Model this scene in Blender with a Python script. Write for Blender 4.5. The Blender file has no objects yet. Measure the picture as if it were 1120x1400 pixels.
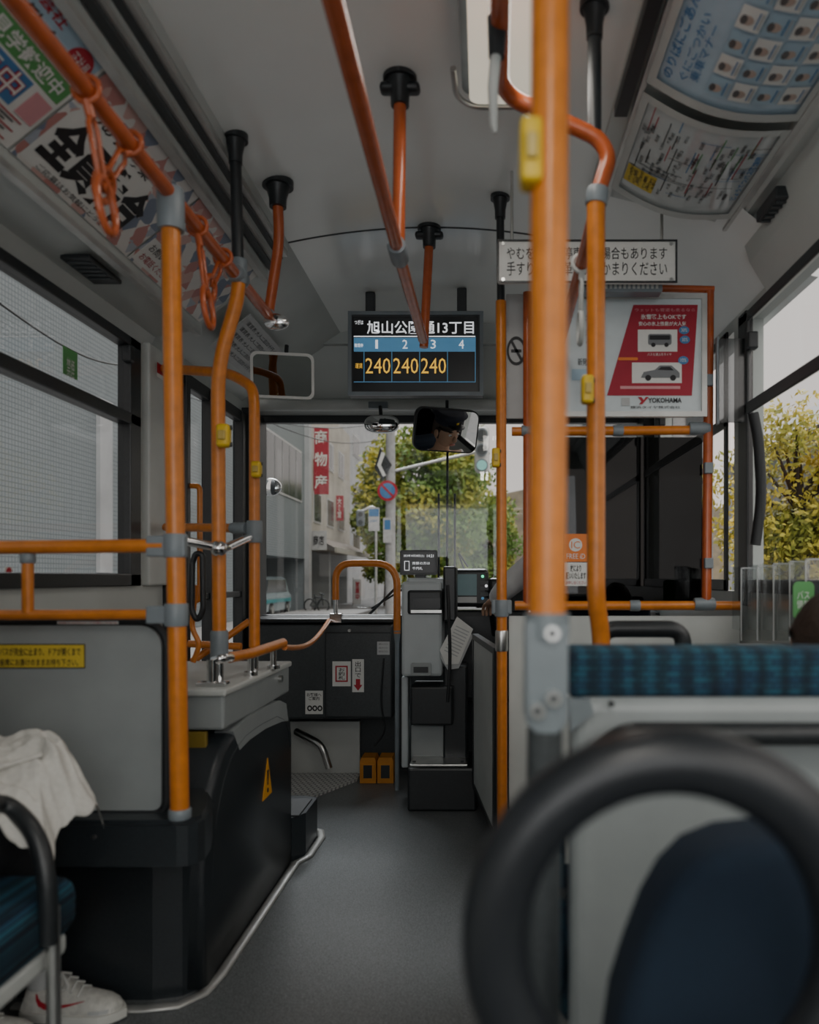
import bpy,bmesh,math,random
from mathutils import Vector as V, Matrix, noise
random.seed(7)
F=1050.;ZC=1.1;SC=bpy.context.scene;COL=SC.collection
def P(x,y,Y): return V(((x-660)*Y/F, Y, ZC+(790-y)*Y/F))
# ---------------------------------------------------------------- materials
def nn(nt,t,**k):
    n=nt.nodes.new(t)
    for a,b in k.items(): setattr(n,a,b)
    return n
def mat(name,c,r=.5,metal=0,var=.15,scale=9,bump=.0,emit=0,coat=0,c2=None,detail=4,thr=None):
    m=bpy.data.materials.new(name);m.use_nodes=True;nt=m.node_tree;b=nt.nodes['Principled BSDF'];L=nt.links.new
    tc=nn(nt,'ShaderNodeTexCoord');n=nn(nt,'ShaderNodeTexNoise');n.inputs['Scale'].default_value=scale;n.inputs['Detail'].default_value=detail
    L(tc.outputs['Object'],n.inputs['Vector'])
    rp=nn(nt,'ShaderNodeValToRGB');e=rp.color_ramp.elements
    lo,hi=thr if thr else (.3,.7)
    e[0].position=lo;e[1].position=hi
    e[0].color=tuple(x*(1-var) for x in c)+(1,)
    e[1].color=(tuple(c2)+(1,)) if c2 else tuple(min(1,x*(1+var)) for x in c)+(1,)
    L(n.outputs['Fac'],rp.inputs['Fac']);L(rp.outputs['Color'],b.inputs['Base Color'])
    b.inputs['Roughness'].default_value=r;b.inputs['Metallic'].default_value=metal
    if coat: b.inputs['Coat Weight'].default_value=coat
    if bump:
        bp=nn(nt,'ShaderNodeBump');bp.inputs['Strength'].default_value=bump;bp.inputs['Distance'].default_value=.01
        L(n.outputs['Fac'],bp.inputs['Height']);L(bp.outputs['Normal'],b.inputs['Normal'])
    if emit:
        L(rp.outputs['Color'],b.inputs['Emission Color']);b.inputs['Emission Strength'].default_value=emit
    return m
def glassmat(name,tint,fac=.06,rough=.02):
    m=bpy.data.materials.new(name);m.use_nodes=True;nt=m.node_tree;nt.nodes.clear();L=nt.links.new
    o=nn(nt,'ShaderNodeOutputMaterial');t=nn(nt,'ShaderNodeBsdfTransparent');g=nn(nt,'ShaderNodeBsdfGlossy');x=nn(nt,'ShaderNodeMixShader')
    tc=nn(nt,'ShaderNodeTexCoord');n=nn(nt,'ShaderNodeTexNoise');n.inputs['Scale'].default_value=3;L(tc.outputs['Object'],n.inputs['Vector'])
    mr=nn(nt,'ShaderNodeMapRange');mr.inputs['To Min'].default_value=fac*.8;mr.inputs['To Max'].default_value=fac*1.2
    L(n.outputs['Fac'],mr.inputs['Value']);L(mr.outputs[0],x.inputs[0])
    t.inputs[0].default_value=tuple(tint)+(1,);g.inputs['Roughness'].default_value=rough
    L(t.outputs[0],x.inputs[1]);L(g.outputs[0],x.inputs[2]);L(x.outputs[0],o.inputs[0]);return m
def tilemat(name,c1,c2,w,h,mort,mc,rough=.7,offset=0.,axes='YZ'):
    m=mat(name,c1,rough);nt=m.node_tree;b=nt.nodes['Principled BSDF'];L=nt.links.new
    tc=nn(nt,'ShaderNodeTexCoord');s=nn(nt,'ShaderNodeSeparateXYZ');cb=nn(nt,'ShaderNodeCombineXYZ');br=nn(nt,'ShaderNodeTexBrick')
    L(tc.outputs['Object'],s.inputs[0]);L(s.outputs[axes[0]],cb.inputs[0]);L(s.outputs[axes[1]],cb.inputs[1]);L(cb.outputs[0],br.inputs['Vector'])
    br.offset=offset;br.inputs['Scale'].default_value=1;br.inputs['Brick Width'].default_value=w;br.inputs['Row Height'].default_value=h
    br.inputs['Mortar Size'].default_value=mort;br.inputs['Color1'].default_value=tuple(c1)+(1,);br.inputs['Color2'].default_value=tuple(c2)+(1,);br.inputs['Mortar'].default_value=tuple(mc)+(1,)
    L(br.outputs['Color'],b.inputs['Base Color']);return m
def flat(name,c,emit=0,r=.55): return mat('%s'%name,c,r,var=.04,scale=20,emit=emit)
ORANGE=mat('orange_coated_tube',(.60,.19,.026),.3,var=.12,scale=40,bump=.05)
ORANGE2=mat('orange_red_rail',(.44,.095,.028),.22,var=.12,scale=30)
GREYJ=mat('grey_joint_plastic',(.2,.23,.25),.4)
STEEL=mat('brushed_steel',(.6,.6,.58),.3,1)
ALU=mat('aluminium_trim',(.55,.55,.53),.4,.6)
CHROME=mat('chrome',(.8,.8,.8),.12,1,var=.03)
BLACK=mat('black_plastic',(.018,.021,.023),.38,bump=.03,scale=80)
RUBBER=mat('black_rubber',(.014,.016,.018),.6)
DARKG=mat('dark_grey_plastic',(.05,.057,.06),.45,bump=.04,scale=120)
PANEL=mat('grey_laminate_panel',(.30,.325,.325),.35,var=.06)
CREAM=mat('pale_grey_plastic',(.52,.54,.52),.45,var=.05)
CEIL=mat('ceiling_panel',(.8,.83,.81),.2,var=.03,scale=3)
COVE=mat('cove_plastic',(.50,.53,.51),.35,var=.05,scale=4)
FLOOR=mat('speckled_vinyl_floor',(.11,.12,.125),.36,var=.4,scale=380,c2=(.25,.265,.27),bump=.06,thr=(.42,.64))
YEL=mat('yellow_plastic',(.72,.48,.02),.4);BTN=mat('button_face',(.5,.36,.08),.4)
WHITE=flat('white_print',(.72,.72,.69));BLK=flat('black_print',(.012,.012,.014));RED=flat('red_print',(.42,.012,.03));BLUEP=flat('blue_print',(.06,.2,.42))
GREENP=flat('green_print',(.1,.32,.1));ORP=flat('orange_print',(.75,.2,.03));YELP=flat('yellow_print',(.68,.5,.05));LBLUE=flat('pale_blue_print',(.38,.52,.62));GREYP=flat('grey_print',(.45,.46,.46));PINKP=flat('pink_print',(.65,.3,.32))
GLASS=glassmat('window_glass',(.86,.88,.885),.03);CGLASS=glassmat('clear_window_glass',(.95,.96,.96),.04);DGLASS=glassmat('smoked_glass',(.05,.055,.06),.03);ACRYL=glassmat('clear_acrylic',(.86,.88,.88),.12,.15)
SMOKE=glassmat('smoke_translucent',(.45,.47,.48),.12,.2)
MIRROR=mat('mirror_glass',(.8,.81,.81),.02,1,var=.02);MIRRORD=mat('dark_mirror_glass',(.2,.205,.21),.02,1,var=.02)
SCR=flat('screen_black',(.004,.005,.006),0,.3);SCW=flat('screen_white',(.85,.87,.9),.8);SCB=flat('screen_blue',(.09,.25,.42),.45);SCO=flat('screen_amber',(.9,.5,.06),.85);SCG=flat('led_green',(.05,.8,.4),1.5)
LAMPM=mat('lamp_diffuser',(.85,.8,.66),.4,var=.03,emit=.55)
SKIN=mat('skin',(.5,.3,.2),.5);HAIR=mat('dark_brown_hair',(.03,.018,.012),.5,scale=90,bump=.4);LIPS=mat('lips',(.4,.15,.12))
SHIRT=mat('white_shirt_cloth',(.75,.75,.75),.8);NAVYC=mat('navy_cloth',(.012,.016,.03),.8);TROUS=mat('black_trouser_cloth',(.012,.013,.016),.85,bump=.2,scale=60)
JACK=mat('off_white_canvas_cloth',(.6,.59,.55),.85,bump=.15,scale=120,var=.06)
def fabric(name,axes):
    m=tilemat(name,(.004,.028,.06),(.009,.07,.105),.034,.0085,.0012,(.002,.01,.024),.85,.5,axes);nt=m.node_tree;bs=nt.nodes['Principled BSDF'];L=nt.links.new
    br=[n for n in nt.nodes if n.type=='TEX_BRICK'][0];tc=[n for n in nt.nodes if n.type=='TEX_COORD'][0]
    w=nn(nt,'ShaderNodeTexWave');w.bands_direction='X';w.inputs['Scale'].default_value=9;w.inputs['Distortion'].default_value=3;w.inputs['Detail'].default_value=3;L(tc.outputs['Object'],w.inputs[0])
    hs=nn(nt,'ShaderNodeHueSaturation');mr=nn(nt,'ShaderNodeMapRange');mr.inputs['To Min'].default_value=.5;mr.inputs['To Max'].default_value=1.35
    L(w.outputs['Fac'],mr.inputs['Value']);L(mr.outputs[0],hs.inputs['Value']);L(br.outputs['Color'],hs.inputs['Color']);L(hs.outputs[0],bs.inputs['Base Color']);return m
BLUEF=fabric('blue_plaid_seat_fabric','XZ')
NAVYF=mat('dark_navy_seat_fabric',(.004,.014,.03),.9,bump=.2,scale=200)
def trimat():
    m=mat('diamond_pattern_paper',(.6,.6,.6),.4);nt=m.node_tree;bs=nt.nodes['Principled BSDF'];L=nt.links.new
    tc=nn(nt,'ShaderNodeTexCoord');mp=nn(nt,'ShaderNodeMapping');mp.inputs['Rotation'].default_value=(0,0,.78);v=nn(nt,'ShaderNodeTexVoronoi');v.distance='CHEBYCHEV';v.inputs['Scale'].default_value=23;v.inputs['Randomness'].default_value=.3
    s=nn(nt,'ShaderNodeSeparateColor');r=nn(nt,'ShaderNodeValToRGB');r.color_ramp.interpolation='CONSTANT';e=r.color_ramp.elements;e[0].color=(.68,.66,.63,1);e[1].position=.84;e[1].color=(.18,.22,.3,1)
    for p,c in((.22,(.5,.22,.2,1)),(.4,(.7,.68,.65,1)),(.58,(.6,.38,.34,1)),(.72,(.38,.42,.48,1))): q=e.new(p);q.color=c
    L(tc.outputs['Object'],mp.inputs[0]);L(mp.outputs[0],v.inputs['Vector']);L(v.outputs['Color'],s.inputs[0]);L(s.outputs[0],r.inputs[0]);L(r.outputs[0],bs.inputs['Base Color']);return m
TRI=trimat()
PLATE=tilemat('checker_plate_steel',(.7,.7,.68),(.6,.6,.58),.03,.03,.005,(.25,.25,.25),.35,.5,'XY')
# ---------------------------------------------------------------- mesh builder
class MB:
    def __init__(s): s.v=[];s.f=[];s.m=[];s.sm=[];s.mats=[]
    def mi(s,m):
        if m not in s.mats: s.mats.append(m)
        return s.mats.index(m)
    def add(s,vs,fs,m,smooth=False):
        o=len(s.v);i=s.mi(m);s.v+= [V(a) for a in vs]
        for f in fs: s.f.append(tuple(o+k for k in f));s.m.append(i);s.sm.append(smooth)
        return s
    def bm(s,b,m,smooth=False):
        b.verts.index_update();s.add([v.co.copy() for v in b.verts],[[v.index for v in f.verts] for f in b.faces],m,smooth);b.free();return s
    def box(s,a,b,m,bev=0,rot=None,seg=2,smooth=False):
        a=V(a);b=V(b);c=(a+b)/2;d=b-a;t=bmesh.new();bmesh.ops.create_cube(t,size=1)
        for v in t.verts: v.co=V((v.co.x*abs(d.x),v.co.y*abs(d.y),v.co.z*abs(d.z)))
        if bev: bmesh.ops.bevel(t,geom=list(t.edges),offset=bev,segments=seg,profile=.5,affect='EDGES')
        M=Matrix.Translation(c)@(rot.to_4x4() if rot else Matrix())
        for v in t.verts: v.co=M@v.co
        return s.bm(t,m,smooth)
    def tube(s,pts,r,m,seg=14,closed=False,cap=True,sq=1):
        pts=[V(p) for p in pts];n=len(pts);R=r if isinstance(r,(list,tuple)) else [r]*n
        T=[]
        for i in range(n):
            a=pts[(i-1)%n] if (closed or i>0) else pts[i];b=pts[(i+1)%n] if (closed or i<n-1) else pts[i]
            T.append((b-a).normalized())
        u=T[0].orthogonal().normalized();vs=[];fs=[]
        for i in range(n):
            u=(u-T[i]*u.dot(T[i]))
            if u.length<1e-5: u=T[i].orthogonal()
            u.normalize();w=T[i].cross(u)
            for k in range(seg):
                a=2*math.pi*k/seg;d=(u*math.cos(a)+w*math.sin(a))*R[i];d.z*=sq;vs.append(pts[i]+d)
        for i in range(n if closed else n-1):
            j=(i+1)%n
            for k in range(seg): fs.append((i*seg+k,i*seg+(k+1)%seg,j*seg+(k+1)%seg,j*seg+k))
        s.add(vs,fs,m,True)
        if cap and not closed: s.add(vs[:seg],[list(range(seg))],m);s.add(vs[-seg:],[list(range(seg))],m)
        return s
    def disc(s,c,axis,r,h,m,seg=24,rx=1): 
        axis=V(axis).normalized();return s.tube([V(c)-axis*h/2,V(c)+axis*h/2],r,m,seg)
    def ball(s,c,r,m,seg=16,fn=None):
        t=bmesh.new();bmesh.ops.create_uvsphere(t,u_segments=seg,v_segments=max(8,seg*2//3),radius=1)
        r=V(r) if not isinstance(r,(int,float)) else V((r,r,r))
        for v in t.verts:
            q=v.co.copy();q=fn(q) if fn else q;v.co=V(c)+V((q.x*r.x,q.y*r.y,q.z*r.z))
        return s.bm(t,m,True)
    def plate(s,mp,pts,o0,o1,m):
        n=len(pts);vs=[mp(x,y,o0) for x,y in pts]+[mp(x,y,o1) for x,y in pts]
        return s.add(vs,[list(range(n)),list(range(n,2*n))]+[(i,(i+1)%n,n+(i+1)%n,n+i) for i in range(n)],m)
    def rect(s,mp,x0,y0,x1,y1,m,o=.001): return s.plate(mp,[(x0,y0),(x1,y0),(x1,y1),(x0,y1)],o-.0008,o,m)
    def crect(s,mp,x0,y0,x1,y1,m,o=.001,n=10):
        vs=[mp(x,y0+(y1-y0)*i/n,o) for i in range(n+1) for x in(x0,x1)];return s.add(vs,[(2*i,2*i+1,2*i+3,2*i+2) for i in range(n)],m,True)
    def frame(s,mp,x0,y0,x1,y1,w,o0,o1,m,h=None):
        h=h or w
        for a in((x0,y0,x1,y0+h),(x0,y1-h,x1,y1),(x0,y0+h,x0+w,y1-h),(x1-w,y0+h,x1,y1-h)):
            s.plate(mp,[(a[0],a[1]),(a[2],a[1]),(a[2],a[3]),(a[0],a[3])],o0,o1,m)
        return s
    def text(s,t,mp,x0,y0,x1,y1,m,o=.002,bold=0.,sk=0):
        vs,fs,bb=glyphs(t,bold);a,b,c,d=bb
        q=[]
        for x,y in vs:
            u=(x-a)/max(c-a,1e-6);w=(y-b)/max(d-b,1e-6);q.append(mp(x0+(x1-x0)*u+sk*w,y1+(y0-y1)*w,o))
        return s.add(q,fs,m)
    def ell(s,mp,x,y,rx,ry,m,o=.001,seg=24,rin=0):
        A=[(x+rx*math.cos(2*math.pi*k/seg),y+ry*math.sin(2*math.pi*k/seg)) for k in range(seg)]
        if not rin: return s.plate(mp,A,o-.0008,o,m)
        B=[(x+rx*rin*math.cos(2*math.pi*k/seg),y+ry*rin*math.sin(2*math.pi*k/seg)) for k in range(seg)]
        return s.add([mp(a,b,o) for a,b in A+B],[(k,(k+1)%seg,seg+(k+1)%seg,seg+k) for k in range(seg)],m)
    def build(s,name,parent=None,label=None,cat=None,group=None,kind=None,at=None):
        lo=V([min(v[i] for v in s.v) for i in range(3)]);hi=V([max(v[i] for v in s.v) for i in range(3)])
        org=V(at) if at else V(((lo.x+hi.x)/2,(lo.y+hi.y)/2,lo.z))
        me=bpy.data.meshes.new(name);me.from_pydata([tuple(v-org) for v in s.v],[],s.f)
        for m in s.mats: me.materials.append(m)
        me.polygons.foreach_set('material_index',s.m);me.polygons.foreach_set('use_smooth',s.sm);me.update()
        o=bpy.data.objects.new(name,me);COL.objects.link(o)
        if parent: o.parent=parent;o['w']=list(org);o.location=org-V(parent['w'])
        else: o['w']=list(org);o.location=org
        if label:o['label']=label
        if cat:o['category']=cat
        if group:o['group']=group
        if kind:o['kind']=kind
        return o
def thing(name,label,cat,loc=(0,0,0),group=None):
    o=bpy.data.objects.new(name,None);COL.objects.link(o);o.location=loc;o['w']=list(loc);o['label']=label;o['category']=cat;o.empty_display_size=.05
    if group:o['group']=group
    return o
GC={}
def glyphs(t,bold=0.):
    if (t,bold) in GC: return GC[(t,bold)]
    cu=bpy.data.curves.new('t','FONT');cu.body=t;cu.resolution_u=2;cu.offset=bold;cu.align_x='CENTER'
    ob=bpy.data.objects.new('t',cu);COL.objects.link(ob);bpy.context.view_layer.update()
    dg=bpy.context.evaluated_depsgraph_get();e=ob.evaluated_get(dg);me=e.to_mesh()
    vs=[(v.co.x,v.co.y) for v in me.vertices];fs=[tuple(p.vertices) for p in me.polygons];e.to_mesh_clear()
    bpy.data.objects.remove(ob);bpy.data.curves.remove(cu)
    if not vs: vs=[(0,0),(1,0),(0,1)];fs=[]
    bb=(min(v[0] for v in vs),min(v[1] for v in vs),max(v[0] for v in vs),max(v[1] for v in vs));GC[(t,bold)]=(vs,fs,bb);return GC[(t,bold)]
def front(Y):
    def f(x,y,o=0): p=P(x,y,Y);p.y-=o;return p
    return f
def plane(A,B,C):
    A=V(A);U=V(B)-A;W=V(C)-A;N=U.cross(W).normalized()
    return lambda u,w,o=0: A+U*u+W*w+N*o
def rr(x0,y0,x1,y1,r,n=6):
    r=r if isinstance(r,(list,tuple)) else [r]*4;out=[]
    for (cx,cy,a,k) in((x1,y0,-90,0),(x1,y1,0,1),(x0,y1,90,2),(x0,y0,180,3)):
        q=r[k];sx=-1 if cx==x1 else 1;sy=1 if cy==y0 else -1
        if q==0: out.append((cx,cy));continue
        for i in range(n+1):
            t=math.radians(a+90*i/n);out.append((cx+sx*q+q*math.cos(t),cy+sy*q+q*math.sin(t)))
    return out
def fil(pts,rad,n=7):
    pts=[V(p) for p in pts];out=[pts[0]]
    for i in range(1,len(pts)-1):
        a,b,c=pts[i-1:i+2];d=min(rad,(a-b).length*.48,(c-b).length*.48);p=b+(a-b).normalized()*d;q=b+(c-b).normalized()*d
        for k in range(n+1): t=k/n;out.append(p*(1-t)**2+b*2*t*(1-t)+q*t*t)
    out.append(pts[-1]);return out
def struct(name,mb,label,cat,parent=None):
    o=mb.build(name,parent,label,cat if not parent else None,kind=None if parent else 'structure');return o
def cz(x): return 2.47-.06*((x+.2)/.56)**2
XL,XR=-1.3,.95
# ---------------------------------------------------------------- setting
m=MB();m.box((XL,-1.5,-.06),(XR,4.45,0),FLOOR)
struct('floor',m,'dark grey speckled vinyl floor of the bus aisle','floor')
m=MB();n=20;ys=[-1.5,1,2,2.98,3.02,4.1];vs=[];fs=[]
for y in ys:
    for i in range(n+1): x=-.76+1.12*i/n;vs.append((x,y,cz(x)))
for j in range(len(ys)-1):
    for i in range(n): a=j*(n+1)+i;fs.append((a,a+1,a+n+2,a+n+1))
m.add(vs,fs,CEIL,True)
vs2=[(x,y,z+.05) for x,y,z in vs];m.add(vs2,fs,CEIL)
m.tube([(-.76+1.12*i/n,3.0,cz(-.76+1.12*i/n)+.002) for i in range(n+1)],.006,DARKG,6)
m.add([(-.76,2.9,2.41),(-.76,4.15,2.41),(-1.34,4.15,2.03),(-1.34,2.9,2.03)],[(0,1,2,3)],COVE)
pr_=[(.36,2.41),(.5,2.385),(.64,2.35),(.77,2.29),(.88,2.2),(.96,2.06),(1.05,2.04)]
m.add([(x,y,z) for y in(2.4,4.15) for x,z in pr_],[(i,i+1,i+8,i+7) for i in range(6)],CEIL,True)
m.box((-1.4,-1.5,2.6),(1.1,4.4,2.64),CEIL)
struct('ceiling',m,'arched pale grey bus ceiling with a cross seam','ceiling')
def extr(prof,y0,y1,mt,cap=True):
    m=MB();k=len(prof);vs=[(x,y0,z) for x,z in prof]+[(x,y1,z) for x,z in prof]
    m.add(vs,[(i,i+1,k+i+1,k+i) for i in range(k-1)],mt)
    if cap: m.add([v for v in vs[k:]],[list(range(k))],mt)
    return m
m=extr([(-1.3,1.99),(-1.28,2.04),(-1.12,2.065),(-1.12,2.05),(-1.10,2.05),(-1.10,2.09),(-.86,2.285),(-.86,2.26),(-.84,2.26),(-.84,2.33),(-.80,2.33),(-.80,2.37),(-.76,2.37),(-.76,2.42),(-.76,2.5),(-1.35,2.5),(-1.35,1.99)],-1.5,3.0,COVE)
for x,z,s in((-.85,2.268,.012),(-.815,2.325,.012),(-.775,2.365,.012),(-1.11,2.055,.012)): m.box((x-s,-1.5,z-s),(x+s,3.0,z+s*.6),ALU)
m.box((-.835,-1.5,2.30),(-.81,3.0,2.312),DARKG);m.box((-.80,-1.5,2.345),(-.78,3.0,2.352),DARKG)
struct('trim_1',m,'left overhead cove with aluminium channels holding the adverts','cove')
m=extr([(.36,2.42),(.36,2.39),(.40,2.38),(.42,2.372),(.8,2.28),(.83,2.245),(.86,2.25),(.89,2.15),(.95,2.05),(1.0,2.05),(1.0,2.5),(.36,2.5)],-1.5,2.56,COVE)
m.box((.405,-1.5,2.36),(.42,2.56,2.376),ALU);m.box((.80,-1.5,2.255),(.83,2.56,2.285),ALU)
m.box((.36,.6,2.36),(.395,2.1,2.39),BLACK)
struct('trim_2',m,'right overhead air duct holding route posters','cove')
for i,(a,b,nm) in enumerate((((-1.24,2.25,2.035),(-1.15,2.45,2.05),'left'),((.84,2.2,2.19),(.90,2.36,2.225),'right'))):
    m=MB();m.box(a,b,BLACK,.004)
    for k in range(5): m.box((a[0]+.01,a[1]+.02+k*.03,a[2]-.004),(b[0]-.01,a[1]+.03+k*.03,a[2]+.002),DARKG)
    m.build('air_vent',None,'small black louvred air vent in the %s overhead duct'%nm,'vent')
m=MB();w=.06
def wb(m,x0,x1,y0,y1,z0,z1,mt=COVE): m.box((x0,y0,z0),(x1,y1,z1),mt)
wb(m,XL-w,XL,-1.5,3.12,0,1.07);wb(m,XL-w,XL,-1.5,4.3,1.98,2.1);wb(m,XL-w,XL,2.88,3.12,1.07,1.98);wb(m,XL-w,XL,-1.5,-1.3,1.07,1.98);wb(m,XL-w,XL,1.0,1.12,1.07,1.98)
m.box((XL-.01,2.93,1.07),(XL+.03,3.10,2.0),CREAM,.008)
struct('wall_left',m,'grey left side wall of the bus with window pillars','wall')
m=MB()
wb(m,XR,XR+w,-1.5,4.3,0,1.05);wb(m,XR,XR+w,-1.5,4.3,2.03,2.2);wb(m,XR,XR+w,2.76,2.9,1.05,2.03);wb(m,XR,XR+w,-1.5,-1.3,1.05,2.03);wb(m,XR,XR+w,1.0,1.12,1.05,2.03);wb(m,XR,XR+w,4.1,4.3,1.05,2.03)
m.box((XR-.02,2.72,1.0),(XR+.01,2.8,2.05),BLACK,.006)
struct('wall_right',m,'grey right side wall of the bus with window pillars','wall')
m=MB();m.box((XL,-1.56,0),(XR,-1.5,.95),COVE);m.box((XL,-1.56,2.1),(XR,-1.5,2.6),COVE);struct('wall_back',m,'grey rear wall of the bus around the rear window','wall')
m=MB();m.box((XL,-1.53,.95),(XR,-1.525,2.1),CGLASS);struct('window_7',m,'rear window of the bus','window')
def window(name,label,x,y0,y1,z0,z1,zb,side,gl=GLASS):
    s=1 if side=='L' else -1
    r=thing(name,label,'window',(x,(y0+y1)/2,z0));r['kind']='structure'
    m=MB();d=.03
    for a in((y0,y0+.035,z0,z1),(y1-.085,y1,z0,z1),(y0,y1,z0,z0+.045),(y0,y1,z1-.035,z1),(y0,y1,zb-.02,zb+.022)): m.box((x-d,a[0],a[2]),(x+.02*s+.0,a[1],a[3]),BLACK,.004)
    m.build('window_frame',r)
    m=MB();m.box((x-.008,y0+.03,z0+.04),(x-.004,y1-.08,z1-.03),gl);m.build('pane',r)
    m=MB();m.box((x+.0*s,y1-.12,zb+.2),(x+.035*s,y1-.085,zb+.26),BLACK,.006);m.build('latch',r)
    return r
window('window_1','large left side window with black frame and sliding upper pane',XL,1.12,2.88,1.07,1.98,1.68,'L')
window('window_2','left side window behind the viewpoint',XL,-1.3,1.0,1.07,1.98,1.68,'L',CGLASS)
window('window_3','right side window showing a yellow tree',XR,1.12,2.76,1.05,2.03,1.69,'R')
window('window_4','right side window behind the viewpoint',XR,-1.3,1.0,1.05,2.03,1.69,'R',CGLASS)
window('window_5','driver side window beyond the dark partition',XR,2.9,4.1,1.05,2.03,1.69,'R',CGLASS)
wl=plane((XL+.006,0,0),(XL+.006,1,0),(XL+.006,0,1))
def WL(x,y):
    Y=XL*F/(x-660);return Y,ZC+(790-y)*Y/F
m=MB();a=WL(83,472);b=WL(103,520);m.rect(wl,a[0],a[1],b[0],b[1],GREENP,.001);m.text('禁煙',wl,a[0]+.02,a[1]-.03,b[0]-.02,a[1]-.09,WHITE,.002)
m.build('window_sticker',None,'small dark green sticker on the left window pane','sticker')
m=MB();a=WL(3,775);b=WL(14,788);m.rect(wl,a[0],a[1],b[0],b[1],WHITE,.001);m.ell(wl,(a[0]+b[0])/2,(a[1]+b[1])/2,.012,.012,RED,.002)
m.build('window_sticker',None,'tiny white and red sticker low on the left window','sticker')
r=thing('door_1','black framed folding front door with glass beside the entrance step','door',(XL,3.6,0));r['kind']='structure'
m=MB()
for y0,y1 in((3.12,3.17),(3.30,3.345),(3.60,3.66),(3.68,3.73),(4.07,4.14)): m.box((XL-.02,y0,.02),(XL+.03,y1,1.98),BLACK,.006)
for z0,z1 in((.02,.14),(1.0,1.03),(1.93,1.99)): m.box((XL-.02,3.15,z0),(XL+.02,4.1,z1),BLACK,.004)
m.build('door_frame',r)
m=MB();m.box((XL-.006,3.15,.1),(XL-.002,4.1,1.95),GLASS);m.build('pane',r)
m=MB();m.tube(fil([(XL+.02,3.34,1.0),(XL+.07,3.34,1.0),(XL+.07,3.34,1.5),(XL+.02,3.34,1.5)],.03),.012,ORANGE);m.build('handle',r)
m=MB();prof=[(4.1,2.48),(4.12,2.40),(4.2,2.2),(4.27,2.09),(4.36,2.03),(4.42,2.02)]
vs=[];k=len(prof)
for x in(XL-.06,XR+.1): vs+=[(x,y,z) for y,z in prof]
m.add(vs,[(i,i+1,k+i+1,k+i) for i in range(k-1)],COVE,True)
m.box((XL,4.4,0),(XR,4.45,.86),DARKG);m.box((XL,4.1,2.35),(XR,4.2,2.5),COVE);m.box((XL-.06,4.40,2.02),(XR+.1,4.46,2.62),DARKG)
struct('wall_front',m,'grey header panel above the windscreen and lower front wall','wall')
m=MB();m.tube([(XL+.05,4.25,2.055),(XR-.05,4.25,2.055)],.032,CREAM,16);struct('trim_3',m,'rounded pale lip along the windscreen header','trim')
r=thing('window_6','wide bus windscreen with black frame','window',(0,4.4,.86));r['kind']='structure'
m=MB();m.box((XL,4.38,1.985),(XR,4.43,2.03),BLACK,.005);m.box((XL,4.36,.84),(XR,4.46,.89),BLACK,.01);m.box((XL-.05,4.14,.0),(XL+.05,4.45,2.02),BLACK,.01);m.box((XR-.06,4.25,.3),(XR+.05,4.45,2.03),BLACK,.01);m.build('window_frame',r)
m=MB();m.box((XL+.04,4.41,.88),(XR-.05,4.415,1.99),GLASS);m.build('pane',r)
# ---------------------------------------------------------------- adverts on left cove
def cl(u,v,o=0):
    A=V((-.862,0,2.283));B=V((-1.098,0,2.092));d=(B-A);N=V((d.z,0,-d.x)).normalized()
    if N.z>0:N=-N
    p=A+d*v+N*o;p.y=u;return p
m=MB();m.rect(cl,1.15,0,1.77,1,WHITE,.004)
m.rect(cl,1.17,.02,1.76,.3,LBLUE,.005);m.text('がんばる会社',cl,1.35,.04,1.62,.13,RED,.006,.02);m.text('札幌で働く',cl,1.35,.16,1.62,.27,BLK,.006,.02)
m.rect(cl,1.3,.33,1.76,.5,GREENP,.005);m.text('見学歓迎中',cl,1.5,.35,1.74,.48,WHITE,.0065,.02)
m.rect(cl,1.3,.52,1.68,.76,BLUEP,.005);m.text('募集中',cl,1.44,.53,1.67,.75,RED,.0065,.05);m.text('募集中',cl,1.442,.533,1.668,.747,WHITE,.0068,.0)
m.ell(cl,1.71,.17,.04,.11,RED,.006);m.text('正社員',cl,1.68,.12,1.74,.22,WHITE,.007)
for k in range(7): m.rect(cl,1.5,.79+k*.028,1.74-.02*(k%3),.802+k*.028,BLK if k%3 else RED,.006)
m.rect(cl,1.70,.54,1.76,.76,PINKP,.006)
m.build('overhead_advert',None,'dense white, green and blue advert with red lettering, nearest on left cove','poster')
m=MB();m.rect(cl,1.78,0,2.36,1,TRI,.004)
m.add([cl(1.80,.97,.005),cl(1.80,.45,.005),cl(1.84,.24,.005),cl(2.16,.2,.005),cl(2.2,.42,.005),cl(2.24,.93,.005)],[(0,1,2,3,4,5)],WHITE)
m.text('全員集合',cl,1.81,.42,2.26,.88,BLK,.006,.045);m.text('しあり！募集',cl,1.85,.24,2.15,.37,BLK,.006,.02);m.text('ご応募はお気軽にどうぞ',cl,1.86,.905,2.18,.96,BLK,.006)
m.build('overhead_advert',None,'advert with huge black brush lettering on pink diamond pattern','poster')
m=MB();m.rect(cl,2.37,0,2.97,1,TRI,.004);m.rect(cl,2.38,.66,2.62,.97,WHITE,.005);m.text('お問い合わせ',cl,2.40,.7,2.6,.8,BLK,.006);m.text('お電話ください',cl,2.40,.84,2.6,.93,RED,.006)
m.build('overhead_advert',None,'farthest advert on the left cove, diamond pattern above white box','poster')
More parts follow.
